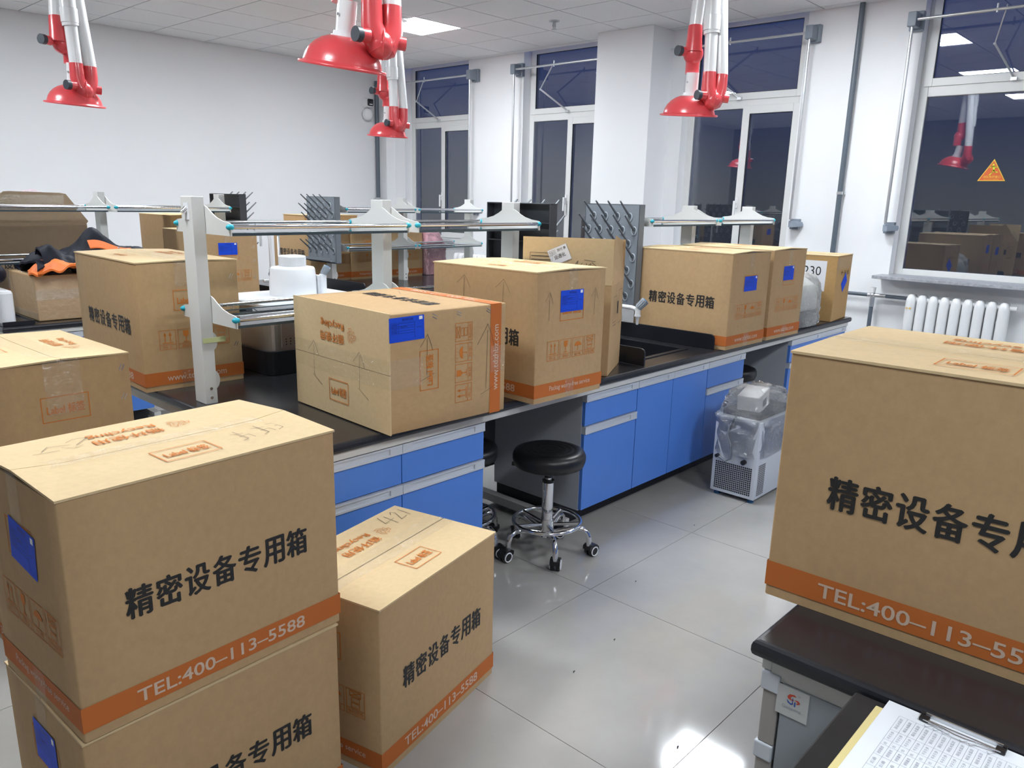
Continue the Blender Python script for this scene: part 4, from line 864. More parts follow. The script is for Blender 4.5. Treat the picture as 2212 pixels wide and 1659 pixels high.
# ================================================================== EXTRACTION ARMS
def arm(label, x, y, zr, rot, a, b, up=-0.02, roll=0.03):
    """hood at the origin; local x = to the viewer's right, local y = away. a: offset of the front lower elbow, b: of the rear one"""
    t = thing('extraction_arm', label, 'extraction arm', (x, y, 0), rot, group='red and white fume extraction arms')
    m = MB(); D = [(0.192, 0.0), (0.195, 0.006), (0.192, 0.012), (0.174, 0.014), (0.171, 0.026), (0.164, 0.048), (0.150, 0.073), (0.128, 0.097), (0.100, 0.116), (0.070, 0.128), (0.050, 0.132)]
    m.lathe(D + [(0.048, 0.128), (0.068, 0.124), (0.097, 0.112), (0.124, 0.093), (0.146, 0.070), (0.160, 0.046), (0.167, 0.025), (0.170, 0.006)], (0, 0, zr), 44, cap=False); h = obj('hood', m, RED, t)
    m = MB(); m.cyl((0, 0, zr + 0.122), (0, 0, zr + 0.134), 0.062, 0.060, n=24); m.cyl((0, 0, zr + 0.134), (0, 0, zr + 0.15), 0.052, 0.050, n=24); m.cyl((0, 0, zr + 0.15), (0, 0, zr + 0.275), 0.042, n=24); obj('neck', m, WPL, t)
    nk = t.children[-1] if False else [c for c in bpy.data.objects if c.parent == t and c.name.startswith('neck')][0]
    sc_ = obj('screw', MB().cyl((-0.028, -0.028, zr + 0.215), (-0.036, -0.036, zr + 0.215), 0.006, n=8), GALV, nk)
    pv = Vector((0, 0, zr + 0.05)); th = math.atan2(zr - CH, math.hypot(x, y)) + 0.012
    TM = Matrix.Translation(pv) @ Matrix.Rotation(roll, 4, 'Y') @ Matrix.Rotation(th, 4, 'X') @ Matrix.Translation(-pv)
    h.matrix_local = TM; nk.matrix_local = TM
    # upper joint
    zj = zr + 0.40; 
    m = MB(); m.tube([(0, 0, zr + 0.27), (0, 0, zr + 0.33), (up * 0.3 - 0.0, -0.01, zj - 0.03), (up, -0.03, zj + 0.01)], 0.046, 16, radii=[0.045, 0.045, 0.054, 0.056])
    m.sphere((up * 0.6, -0.02, zj - 0.01), 0.066, 20, 12); m.tube([(up, -0.04, zj), (up, -0.04, zj + 0.08), (up, -0.03, zj + 0.16)], 0.046, 16, radii=[0.058, 0.05, 0.046])
    m.cyl((up - 0.05, -0.05, zj), (up - 0.085, -0.085, zj), 0.030, 0.028); obj('upper_joint', m, RED, t)
    obj('joint_knob', MB().cyl((up - 0.082, -0.082, zj), (up - 0.104, -0.104, zj), 0.032, n=20), KNOB, t)
    ztop = HC - 0.13
    m = MB(); m.cyl((up, -0.03, zj + 0.155), (up + 0.02, -0.03, ztop), 0.042, n=24); obj('arm_tube', m, WPL, t)
    # lower V joint
    zv = zr + 0.115
    m = MB()
    m.tube([(a, -0.10, zr + 0.265), (a, -0.10, zr + 0.17), (a + 0.012, -0.10, zr + 0.12), (a + 0.035, -0.10, zr + 0.075)], 0.05, 18, radii=[0.044, 0.047, 0.056, 0.058]); m.sphere((a + 0.032, -0.10, zr + 0.090), 0.060, 20, 12)
    m.tube([(b + 0.006, -0.06, zr + 0.255), (b + 0.004, -0.06, zr + 0.17), (b - 0.012, -0.07, zr + 0.12), (b - 0.035, -0.08, zr + 0.075)], 0.05, 18, radii=[0.044, 0.047, 0.056, 0.058]); m.sphere((b - 0.030, -0.075, zr + 0.095), 0.062, 20, 12)
    m.cyl((a - 0.02, -0.14, zv), (a - 0.055, -0.165, zv), 0.03, 0.027); m.cyl((b + 0.02, -0.07, zv - 0.008), (b + 0.065, -0.065, zv - 0.012), 0.028)
    obj('lower_joint', m, RED, t)
    obj('joint_knob', MB().cyl((a - 0.052, -0.162, zv), (a - 0.074, -0.178, zv), 0.031, n=20), KNOB, t)
    m = MB()
    ring = [(a + 0.046 + 0.004 * math.sin(q), -0.095 + 0.064 * math.cos(q), zr + 0.095 + 0.064 * math.sin(q)) for q in [2 * PI * i / 24 for i in range(24)]]; m.tube(ring, 0.004, 6, closed=True); obj('joint_seam', m, RED, t)
    m = MB(); m.cyl((a, -0.10, zr + 0.26), (a - 0.008, -0.09, zr + 0.50), 0.041, n=24); m.cyl((a - 0.008, -0.09, zr + 0.50), (a - 0.01, -0.09, zr + 0.52), 0.052, n=24); m.cyl((a - 0.01, -0.09, zr + 0.52), (a - 0.012, -0.09, zr + 0.61), 0.055, n=24); m.cyl((a - 0.012, -0.09, zr + 0.61), (a - 0.02, -0.08, ztop), 0.050, n=24); obj('arm_tube', m, WPL, t)
    m = MB(); m.cyl((b + 0.008, -0.06, zr + 0.25), (b - 0.045, -0.02, ztop), 0.042, n=24); obj('arm_tube', m, WPL, t)
    m = MB(); m.tube([(up + 0.02, -0.03, ztop - 0.02), (up + 0.03, -0.05, ztop + 0.06), (a - 0.02, -0.08, ztop + 0.06), (a - 0.02, -0.08, ztop - 0.02)], 0.05, 16); obj('top_joint', m, RED, t)
    m = MB(); m.cyl((b - 0.045, -0.02, ztop - 0.02), (b - 0.045, -0.02, HC), 0.055, n=24); m.cyl((b - 0.045, -0.02, HC - 0.02), (b - 0.045, -0.02, HC), 0.10, n=28); obj('ceiling_mount', m, WPL, t)
    return t
def viewrot(x, y): return math.atan2(y, x) - PI / 2
arm('extraction arm hanging at the far left over the rear bench', 2.161, 6.211, 2.105, viewrot(2.16, 6.21), 0.03, 0.105, -0.06, 0.05)
arm('extraction arm nearest the camera, large red hood left of the lit panel', 2.211, 3.098, 2.085, viewrot(2.21, 3.10), 0.125, 0.205, -0.02, 0.11)
arm('extraction arm in front of the far corner, below and behind the nearest hood', 4.926, 6.223, 2.085, viewrot(4.93, 6.22), 0.06, 0.14, -0.04, 0.04)
arm('extraction arm in front of the windows, right of the white column', 4.947, 2.973, 2.115, viewrot(4.95, 2.97), 0.115, 0.185, 0.0)
arm('extraction arm over the right foreground bench, seen in the window glass', 4.94, -0.25, 2.10, 0.3, 0.12, 0.19, 0.0)
arm('extraction arm over the near end of the right foreground bench', 2.2, -0.25, 2.10, 0.9, 0.12, 0.19, 0.0)

# ================================================================== WINDOW OPENERS, PIPES, RADIATORS
def opener(label, ym, yb, side):
    """ym: middle of the window, yb: y of the motor box"""
    t = thing('window_opener', label, 'window opener', group='crank window openers with rods')
    xr = 6.82; zr = 2.935; yo = 2 * ym - yb
    m = MB(); m.box(6.90, yb - 0.05, zr - 0.065, XW, yb + 0.05, zr + 0.075); m.box(6.79, yb - 0.032, zr - 0.05, 6.90, yb + 0.032, zr + 0.055); obj('gear_box', m, GREYBOX, t, bev=0.006)
    m = MB()
    m.cyl((xr, min(yb, yo), zr), (xr, max(yb, yo), zr), 0.0115, n=12); obj('drive_rod', m, GALV, t)
    m = MB(); m.cyl((xr, ym + 0.06, zr - 0.02), (xr, ym + 0.06, zr + 0.04), 0.008, n=8)
    P = [(xr, ym + 0.06, zr + 0.02), (6.93, ym + 0.34, 2.72), (7.05, ym + 0.04, 2.49)]
    if not side: P = [(xr, ym + 0.0, zr + 0.02), (6.90, ym + 0.06, 2.72), (7.05, ym - 0.07, 2.49)]
    for a, b in zip(P[:-1], P[1:]):
        for s_ in (-0.006, 0.006): m.tube([Vector(a) + Vector((0, 0, s_)), Vector(b) + Vector((0, 0, s_))], 0.0045, 6)
    m.sphere(P[1], 0.012, 8, 6); m.box(7.03, P[2][1] - 0.02, 2.475, 7.06, P[2][1] + 0.02, 2.497); obj('folding_arm', m, GALV, t)
    m = MB(); m.cyl((xr, yb, zr - 0.05), (xr, yb, 1.42), 0.0115, n=12); obj('down_rod', m, GALV, t)
    m = MB(); m.box(6.90, yb - 0.045, 1.335, XW, yb + 0.035, 1.425); obj('mount_plate', m, GREYBOX, t, bev=0.003)
    m = MB(); m.prism([(-0.06, -0.02), (0.055, -0.028), (0.055, 0.028), (-0.06, 0.02), (-0.068, 0.0)], (6.90, yb, 1.38), (-0.85, 0.5, 0), (0, 0, 1), (-0.5, -0.85, 0), 0.05); c_ = obj('crank_box', m, mat('crank_grey', (0.30, 0.35, 0.42), 0.45), t, bev=0.004)
    return t
opener('rod window opener at the window beside the far corner', 7.82, 7.07, 1)
opener('rod window opener at the window left of the white column', 5.72, 6.36, 1)
opener('rod window opener at the window behind the red hood', 3.67, 3.005, 1)
opener('rod window opener at the large window with the rescue sticker', 1.58, 2.205, 0)
t = thing('riser_pipe', 'dark grey vertical pipe on the wall between the two right windows', 'pipe')
obj('pipe', MB().cyl((6.90, 2.63, 0.6), (6.90, 2.63, HC), 0.0215, n=16), GREYPIPE, t)
for z in (1.65,): m = MB(); m.cyl((6.90, 2.63, z - 0.012), (6.90, 2.63, z + 0.012), 0.027, n=14); m.box(6.92, 2.60, z - 0.01, XW, 2.66, z + 0.01); obj('pipe_clip', m, GALV, t)
t = thing('riser_pipe', 'dark grey vertical pipe in the far corner by the left wall', 'pipe')
obj('pipe', MB().cyl((6.72, 8.71, 0), (6.72, 8.71, 2.98), 0.028, n=16), GREYPIPE, t)
m = MB(); m.cyl((6.72, 8.71, 1.49), (6.72, 8.71, 1.515), 0.033, n=14); m.box(6.69, 8.73, 1.49, 6.75, YL, 1.51); obj('pipe_clip', m, GALV, t)
t = thing('heating_pipe', 'grey heating pipe with brass tee and white valve left of the radiator', 'pipe')
m = MB(); m.cyl((6.85, 2.9, 0.83), (6.85, 2.27, 0.83), 0.015); m.cyl((6.85, 2.19, 0.83), (6.85, 1.94, 0.83), 0.015); m.cyl((6.85, 2.235, 0.74), (6.85, 2.235, 0.0), 0.0165); obj('pipe', m, GREYPIPE, t)
m = MB(); m.cyl((6.85, 2.275, 0.83), (6.85, 2.13, 0.83), 0.0175, n=12); m.cyl((6.85, 2.235, 0.83), (6.85, 2.235, 0.735), 0.02, n=12); m.sphere((6.85, 2.235, 0.83), 0.026, 12, 8); obj('valve_tee', m, GALV, t)
m = MB(); m.cyl((6.85, 2.235, 0.85), (6.85, 2.235, 0.895), 0.017, 0.021, n=14); obj('valve_cap', m, WPL, t)
def radiator(label, y_hi, n, logo=False):
    t = thing('radiator', label, 'radiator', group='white column radiators')
    pitch = 0.0815; xa = 6.83
    m = MB(); 
    def stad(z, k):  # stadium section ring, depth along x, k = scale
        r = 0.036 * k; pts = []
        for i in range(9): q = -PI / 2 + PI * i / 8; pts.append((0.030 * 1.0 + r * math.cos(q), r * math.sin(q), z))
        for i in range(9): q = PI / 2 + PI * i / 8; pts.append((-0.030 + r * math.cos(q), r * math.sin(q), z))
        return pts
    rings = [stad(0.18, 0.35), stad(0.195, 0.8), stad(0.22, 1), stad(0.80, 1), stad(0.835, 0.92), stad(0.862, 0.65), stad(0.87, 0.3)]
    vs = [p for r in rings for p in r]; k = 18
    m.add(vs, [(i * k + j, i * k + (j + 1) % k, (i + 1) * k + (j + 1) % k, (i + 1) * k + j) for i in range(len(rings) - 1) for j in range(k)], True); m.add(vs, [tuple(range(k - 1, -1, -1)), tuple((len(rings) - 1) * k + j for j in range(k))])
    me = m.mesh('radiator_section', RADW)
    for i in range(n): link('radiator_section', me, t, loc=(xa, y_hi - 0.04 - i * pitch, 0))
    for zz_ in (0.83, 0.22): obj('header_tube', MB().cyl((xa, y_hi - 0.01, zz_), (xa, y_hi - 0.06 - n * pitch + 0.02, zz_), 0.018), RADW, t)
    m = MB(); m.cyl((xa, y_hi - 0.04 - n * pitch + 0.03, 0.83), (xa, y_hi - 0.04 - n * pitch + 0.005, 0.83), 0.016); obj('bleed_plug', m, CHROME, t)
    for yy in (y_hi - 0.12, y_hi - n * pitch + 0.08): obj('wall_bracket', MB().box(xa, yy - 0.012, 0.70, XW - 0.003, yy + 0.012, 0.725), GALV, t)
    if logo:
        G = Face((xa - 0.0665, y_hi - 0.016, 0.755), (0, -1, 0), (0, 0, 1), 0.001); m = MB(); txt(m, G, '圣•春', 0.0, 0, 0.046, 0.014, 0.02); obj('brand_mark', m, SIGNY, t)
    return t
radiator('white column radiator under the large right window', 1.96, 9, True)
radiator('white column radiator below the window beside the far corner, glimpsed over cartons', 7.3, 8)
t = thing('security_camera', 'small white wall device with a black square face near the far corner', 'camera')
m = MB(); m.cyl((6.60, YL, 2.70), (6.60, 8.70, 2.70), 0.07, 0.055, n=24); m.sphere((6.58, 8.72, 2.56), 0.075, 20, 12, (1, 0.8, 1)); obj('white_housing', m, WPL, t)
m = MB().box(6.56, 8.675, 2.665, 6.645, 8.70, 2.75); c_ = obj('black_lens_plate', m, BLACKPL, t, bev=0.01)
obj('lens_strip', MB().box(6.578, 8.673, 2.678, 6.627, 8.676, 2.69), WHITE, c_)
# rescue sticker on the window
t = thing('rescue_sticker', 'orange triangular rescue window sticker with a running figure', 'sticker')
G = Face((7.078, 1.651, 1.757), (0, -1, 0), (0, 0, 1), 0.0)
m = MB(); m.prism([(0, 0), (0.19, 0), (0.095, 0.163)], G.o, G.u, G.v, G.n, 0.001); obj('triangle', m, SIGNY, t)
m = MB(); poly(m, G, [(0.010, 0.006), (0.18, 0.006), (0.095, 0.151)], 0.0015); obj('orange_field', m, SIGNO, t)
m = MB(); H_ = Face(G.pt(0, 0, 0.002), G.u, G.v, 0.0)
poly(m, H_, [(0.095 + 0.007 * math.cos(q), 0.121 + 0.007 * math.sin(q)) for q in [2 * PI * i / 12 for i in range(12)]])
stroke(m, H_, [(0.074, 0.100), (0.086, 0.107), (0.103, 0.108), (0.116, 0.096), (0.122, 0.103)], 0.006); stroke(m, H_, [(0.098, 0.106), (0.102, 0.080)], 0.013); stroke(m, H_, [(0.101, 0.082), (0.112, 0.066), (0.128, 0.066)], 0.007); stroke(m, H_, [(0.100, 0.080), (0.093, 0.062), (0.078, 0.046)], 0.007); obj('running_figure', m, SIGNL, t)
m = MB(); txt(m, H_, '消防救援窗口', 0.036, 0.022, 0.118, 0.018, 0.01); txt(m, H_, 'Fire rescue window', 0.045, 0.010, 0.10, 0.007); obj('sticker_lettering', m, SIGNY, t)

# ================================================================== INSTRUMENTS AND WRAPPED THINGS
t = thing('centrifuge', 'bench instrument with steel sides, black base and a white domed cover, behind the shelf', 'instrument')
def rrect(x0, y0, x1, y1, r, n=6):
    out = []
    for cx, cy, a0 in ((x1 - r, y1 - r, 0), (x0 + r, y1 - r, PI / 2), (x0 + r, y0 + r, PI), (x1 - r, y0 + r, 1.5 * PI)):
        out += [(cx + r * math.cos(a0 + PI / 2 * i / n), cy + r * math.sin(a0 + PI / 2 * i / n)) for i in range(n + 1)]
    return out
E3 = ((1, 0, 0), (0, 1, 0), (0, 0, 1))
m = MB(); m.prism(rrect(1.76, 3.075, 2.36, 3.59, 0.05), (0, 0, 0.752), *E3, 0.105); obj('black_base', m, mat('base_black', (0.012, 0.014, 0.02), 0.4), t)
m = MB(); m.prism(rrect(1.775, 3.09, 2.34, 3.575, 0.055), (0, 0, 0.857), *E3, 0.19); obj('steel_body', m, STEEL, t)
m = MB(); m.prism(rrect(1.765, 3.08, 2.35, 3.585, 0.05), (0, 0, 1.047), *E3, 0.018); obj('white_lid', m, WHITEAPP, t, bev=0.004)
m = MB(); m.box(1.83, 3.085, 0.87, 2.10, 3.09, 1.035); vp = obj('vent_panel', m, STEEL, t)
m = MB()
for i in range(9):
    for j in range(3):
        for z in (1.0, 0.885): m.cyl((1.85 + i * 0.022, 3.0845, z + j * 0.012), (1.85 + i * 0.022, 3.083, z + j * 0.012), 0.003, n=6)
h_ = obj('vent_holes', m, BLACKPL, vp); h_['kind'] = 'stuff'
m = MB(); m.lathe([(0.113, 0.0), (0.112, 0.06), (0.105, 0.125), (0.100, 0.133), (0.07, 0.138)], (2.075, 3.37, 1.065), 36); cv = obj('white_cover', m, WHITEAPP, t)
m = MB(); m.prism(rrect(2.075 - 0.058, 3.37 - 0.058, 2.075 + 0.058, 3.37 + 0.058, 0.04), (0, 0, 1.198), *E3, 0.055); obj('cover_cap', m, WHITEAPP, t, bev=0.008)
m = MB(); m.box(2.175, 3.27, 1.065, 2.20, 3.30, 1.165); m.box(2.16, 3.285, 1.065, 2.178, 3.325, 1.16); obj('side_bracket', m, WHITEAPP, t, bev=0.003); nozzle(t, (2.19, 3.285, 1.162), (0.3, -0.25, 0.7), 0.04, 0.017)
# chiller
t = thing('chiller', 'white floor standing chiller with black perforated grille wrapped in clear film', 'chiller')
x0, x1, y0, y1 = 3.722, 4.15, 1.675, 1.93; zt = 0.45
obj('cabinet', MB().box(x0, y0, 0.022, x1, y1, zt), mat('chiller_white', (0.60, 0.63, 0.68), 0.4), t, bev=0.004)
m = MB(); F = Face((x0, y1, 0), (0, -1, 0), (0, 0, 1), 0.0008)
for i in range(19):
    for j in range(14): q = 0.0042; cx_, cz_ = 0.025 + i * 0.0112, 0.045 + j * 0.0112; quad(m, F, cx_ - q, cz_ - q, cx_ + q, cz_ + q)
o_ = obj('front_grille', m, BLACKPL, t); o_['kind'] = 'stuff'
m = MB(); F2 = Face((x0, y0, 0), (1, 0, 0), (0, 0, 1), 0.0008)
for i in range(7):
    for j in range(16): q = 0.0038; cx_, cz_ = 0.03 + i * 0.0115, 0.045 + j * 0.0108; quad(m, F2, cx_ - q, cz_ - q, cx_ + q, cz_ + q)
o_ = obj('side_grille', m, BLACKPL, t); o_['kind'] = 'stuff'
m = MB(); m.cyl((x0, 1.90, 0.225), (x0 - 0.02, 1.90, 0.225), 0.010); obj('drain_plug', m, BLACKPL, t); m = MB(); m.cyl((x0, 1.745, 0.222), (x0 - 0.022, 1.745, 0.222), 0.013); obj('drain_plug', m, BLACKPL, t)
m = MB(); m.tube([(x0 - 0.006, 1.89, 0.22), (x0 - 0.012, 1.85, 0.205), (x0 - 0.012, 1.82, 0.225), (x0 - 0.012, 1.825, 0.30), (x0 - 0.012, 1.85, 0.35), (x0 - 0.012, 1.845, 0.40), (x0 + 0.01, 1.82, 0.455)], 0.0055, 8); obj('power_cord', m, mat('cord_grey', (0.20, 0.22, 0.25), 0.5), t)
for (a, b) in ((x0 + 0.03, y0 + 0.03), (x0 + 0.03, y1 - 0.03), (x1 - 0.03, y0 + 0.03), (x1 - 0.03, y1 - 0.03)): obj('foot', MB().cyl((a, b, 0), (a, b, 0.022), 0.018, 0.014, n=12), FOOTB, t)
m = MB(); m.box(x0 + 0.03, y0 + 0.02, zt, x1 - 0.03, y1 - 0.02, zt + 0.03); obj('bath_deck', m, BLACKPL, t, bev=0.004)
Mh = Matrix.Translation((3.87, 1.80, 0.52)) @ Matrix.Rotation(0.15, 4, 'Z') @ Matrix.Rotation(-0.18, 4, 'Y')
m = MB().box(-0.085, -0.06, -0.04, 0.085, 0.06, 0.055, Mh); hd = obj('control_head', m, mat('head_grey', (0.50, 0.50, 0.49), 0.45), t, bev=0.004)
m = MB()
for k in range(8): m.box(-0.03 + k * 0.008, -0.0612, -0.02, -0.026 + k * 0.008, -0.060, 0.02, Mh)
obj('head_vent', m, BLACKPL, hd); obj('head_column', MB().box(3.84, 1.77, zt + 0.03, 3.91, 1.84, 0.51), BLACKPL, t)
def blob_film(name, cx, cy, prof, mtl, parent, seed=0, sq=0.0, n=48, amp=0.008, sub=4):
    """wrinkled wrap around rounded rectangular sections: prof = [(hx, hy, z, ox, oy)]"""
    rnd = random.Random(seed); ph = [rnd.uniform(0, 6.28) for _ in range(12)]
    rows = []
    P_ = []
    for i in range(len(prof) - 1):
        for s_ in range(sub):
            q = s_ / sub; P_.append([prof[i][k] * (1 - q) + prof[i + 1][k] * q for k in range(5)])
    P_.append(list(prof[-1]))
    vs = []
    for ri, (hx, hy, z, ox, oy) in enumerate(P_):
        for k in range(n):
            a = 2 * PI * k / n; c, s_ = math.cos(a), math.sin(a)
            e_ = 0.25 + sq
            px = math.copysign(abs(c) ** e_, c) * hx; py = math.copysign(abs(s_) ** e_, s_) * hy
            w_ = amp * (math.sin(7 * a + ph[0] + z * 31) * math.sin(z * 40 + ph[1]) + 0.6 * math.sin(13 * a + ph[2] + z * 57) + 0.5 * math.sin(23 * a + ph[3] - z * 83) + rnd.uniform(-0.5, 0.5))
            vs.append((cx + ox + px + w_ * c, cy + oy + py + w_ * s_, z + 0.4 * w_))
    R_ = len(P_); fs = [(i * n + k, i * n + (k + 1) % n, (i + 1) * n + (k + 1) % n, (i + 1) * n + k) for i in range(R_ - 1) for k in range(n)]
    m = MB(); m.add(vs, fs, True); m.add(vs, [tuple((R_ - 1) * n + k for k in range(n))], True)
    return obj(name, m, mtl, parent)
cxx, cyy = (x0 + x1) / 2, (y0 + y1) / 2
blob_film('stretch_film', cxx, cyy, [(0.226, 0.139, 0.25, 0, 0), (0.224, 0.138, 0.40, 0, 0), (0.232, 0.146, 0.445, 0, 0), (0.20, 0.13, 0.50, 0.0, 0), (0.14, 0.105, 0.575, -0.02, 0), (0.09, 0.06, 0.60, -0.04, 0)], BAG, t, 3, 0.12, amp=0.009)
m = MB(); m.add([(4.0, 1.668, 0.26), (4.08, 1.668, 0.26), (4.08, 1.666, 0.33), (4.03, 1.662, 0.33), (4.0, 1.666, 0.30)], [(0, 1, 2, 3, 4)]); obj('logistics_sticker', m, BLUEST, t)
# bubble-wrapped meter
t = thing('wrapped_meter', 'small white instrument with a black base in bubble wrap, left of the FS-8230 carton', 'instrument')
m = MB(); m.prism(rrect(5.03, 2.09, 5.38, 2.45, 0.04), (0, 0, 0.752), *E3, 0.10); obj('black_base', m, BLACKPL, t)
m = MB(); m.prism([(0, 0.10), (0.34, 0.10), (0.34, 0.20), (0.31, 0.27), (0.24, 0.315), (0.12, 0.335), (0.03, 0.30), (0, 0.20)], (5.035, 2.44, 0.752), (0, -1, 0), (0, 0, 1), (1, 0, 0), 0.32); obj('white_shell', m, WHITEAPP, t, bev=0.02)
blob_film('bubble_wrap', 5.205, 2.265, [(0.185, 0.195, 0.755, 0, 0), (0.19, 0.20, 0.80, 0, 0), (0.19, 0.20, 0.93, 0, 0), (0.185, 0.19, 1.03, 0, 0), (0.15, 0.15, 1.09, 0, 0.01), (0.08, 0.08, 1.115, 0, 0.02)], BUBBLE, t, 9, 0.2, amp=0.007)
# pink wrapped parcel
t = thing('wrapped_parcel', 'pale pink film wrapped wedge shaped parcel by the far window', 'parcel')
m = MB(); m.prism([(5.39, 0.752), (5.67, 0.752), (5.66, 0.96), (5.655, 1.075), (5.47, 1.19), (5.39, 1.20)], (0, 6.20, 0), (1, 0, 0), (0, 0, 1), (0, 1, 0), 0.40); obj('parcel_body', m, PINK, t, bev=0.015)
blob_film('pink_film', 5.53, 6.405, [(0.15, 0.212, 0.756, 0, 0), (0.152, 0.213, 0.9, 0, 0), (0.15, 0.21, 1.04, 0, 0), (0.10, 0.20, 1.17, -0.035, 0), (0.06, 0.15, 1.225, -0.06, 0)], PINKFILM, t, 5, 0.0, amp=0.006)
# wrapped brown carton with the jacket on it
t = thing('film_wrapped_carton', 'low brown carton wrapped in clear film under the jacket on the rear bench', 'box')
obj('body', MB().box(1.504, 5.30, 0.752, 2.0, 5.79, 1.027), CARD, t, bev=0.006)
m = MB(); m.box(1.502, 5.298, 0.88, 2.002, 5.2985, 0.94); m.box(1.502, 5.298, 0.76, 1.5025, 5.79, 0.80); obj('clear_tape', m, TAPE, t)
blob_film('stretch_film', 1.752, 5.545, [(0.254, 0.252, 0.76, 0, 0), (0.256, 0.254, 0.88, 0, 0), (0.255, 0.253, 1.01, 0, 0), (0.23, 0.23, 1.034, 0, 0)], film('tight_film', (0.985, 0.98, 0.97), 0.08, 0.08, bump=(30, 1.0), dif=0.02, even=True), t, 11, -0.2, amp=0.004)
def cloth(name, mtl, parent, x0, x1, y0, y1, f, nx=44, ny=30, thick=0.012):
    vs = []; 
    for j in range(ny + 1):
        for i in range(nx + 1):
            u, v = i / nx, j / ny; p = f(u, v); vs.append((x0 + (x1 - x0) * u + p[0], y0 + (y1 - y0) * v + p[1], p[2]))
    n1 = len(vs); bot = [(a, b, c - thick) for a, b, c in vs]
    fs = [(j * (nx + 1) + i, j * (nx + 1) + i + 1, (j + 1) * (nx + 1) + i + 1, (j + 1) * (nx + 1) + i) for j in range(ny) for i in range(nx)]
    m = MB(); m.add(vs + bot, fs + [tuple(n1 + k for k in reversed(f_)) for f_ in fs], True)
    bd = [i for i in range(nx + 1)] + [j * (nx + 1) + nx for j in range(1, ny + 1)] + [ny * (nx + 1) + i for i in range(nx - 1, -1, -1)] + [j * (nx + 1) for j in range(ny - 1, 0, -1)]
    m.add(vs + bot, [(bd[(k + 1) % len(bd)], bd[k], n1 + bd[k], n1 + bd[(k + 1) % len(bd)]) for k in range(len(bd))], True)
    return obj(name, m, mtl, parent)
def fold(u, v, s): return 0.024 * math.sin(11 * u + 5 * v + s) + 0.016 * math.sin(7 * v - 16 * u + 2 * s) + 0.012 * math.sin(29 * u + 13 * v + s) + 0.006 * abs(math.sin(24 * v + 9 * u))
t = thing('work_jacket', 'navy work jacket with orange lining heaped over the film wrapped carton', 'jacket')
def j1(u, v):
    hump = 0.10 * math.exp(-((u - 0.18) ** 2) / 0.02 - ((v - 0.5) ** 2) / 0.10) + 0.19 * math.exp(-((u - 0.50) ** 2) / 0.03 - ((v - 0.6) ** 2) / 0.12)
    edge = min(u, v, 1 - v, 1.0) ; drop = -0.10 * math.exp(-v * 14) * (u > 0.1) - 0.03 * math.exp(-u * 25)
    right = -0.03 * max(0, (u - 0.75) / 0.25)
    hump += 0.11 * math.exp(-((u - 0.78) ** 2) / 0.022 - ((v - 0.5) ** 2) / 0.2)
    return (0.02 * math.sin(9 * v), 0.03 * math.sin(8 * u + 1), 1.065 + hump + fold(u, v, 0) + drop * 0.25 + right)
cloth('jacket_body', NAVY, t, 1.53, 2.38, 5.28, 5.75, j1)
def j2(u, v):
    return (0.01 * math.sin(8 * v), 0.012 * math.sin(9 * u), 1.045 + 0.075 * math.sin(PI * min(1, u * 1.1)) * (0.5 + 0.5 * v) + 0.5 * fold(u, v, 2))
cloth('orange_lining', ORCLOTH, t, 1.50, 1.90, 5.20, 5.42, j2, 30, 14)
m = MB()
def j3(u, v): return (0.0, 0.01 * math.sin(5 * u), 1.225 - 0.05 * u + 0.012 * math.sin(6 * u) - 0.045 * (1 - v))
cloth('orange_placket', ORCLOTH, t, 1.86, 2.12, 5.36, 5.40, j3, 16, 5, 0.006)
for p_, r_ in (((2.03, 5.352, 1.175), 0.006), ((2.09, 5.352, 1.163), 0.006), ((2.14, 5.30, 1.14), 0.009)): obj('snap_button', MB().sphere(p_, r_, 8, 6), CHROME, t)
def j4(u, v):
    r = math.sin(PI * v); return (0, 0, 1.05 + 0.14 * r * (1 - 0.5 * u) + 0.6 * fold(u, v, 4))
cloth('sleeve', NAVY, t, 1.58, 1.92, 5.30, 5.52, j4, 30, 16)
# items cut by the left edge
t = thing('bench_scale', 'white rounded appliance on a black tray cut by the left edge of the picture', 'appliance')
m = MB(); m.prism(rrect(1.29, 5.23, 1.372, 5.44, 0.035), (0, 0, 0.775), *E3, 0.205); obj('white_shell', m, WHITEAPP, t, bev=0.02)
m = MB(); m.box(1.29, 5.215, 0.752, 1.46, 5.56, 0.764); m.box(1.29, 5.215, 0.764, 1.46, 5.225, 0.776); m.box(1.45, 5.225, 0.764, 1.46, 5.55, 0.776); m.box(1.29, 5.55, 0.764, 1.46, 5.56, 0.776); o_ = obj('bench_tray', m, SINKM); tag(o_, 'shallow black tray at the left end of the rear bench', 'tray')
t.location.z = -0.0225
m = MB(); m.sphere((1.315, 5.36, 1.0), 0.07, 20, 12, (0.9, 1.1, 0.85)); o_ = obj('folded_cap', m, NAVY); tag(o_, 'dark navy cloth bundle at the left edge on the white appliance', 'cloth')
o_.location.z = 0.045
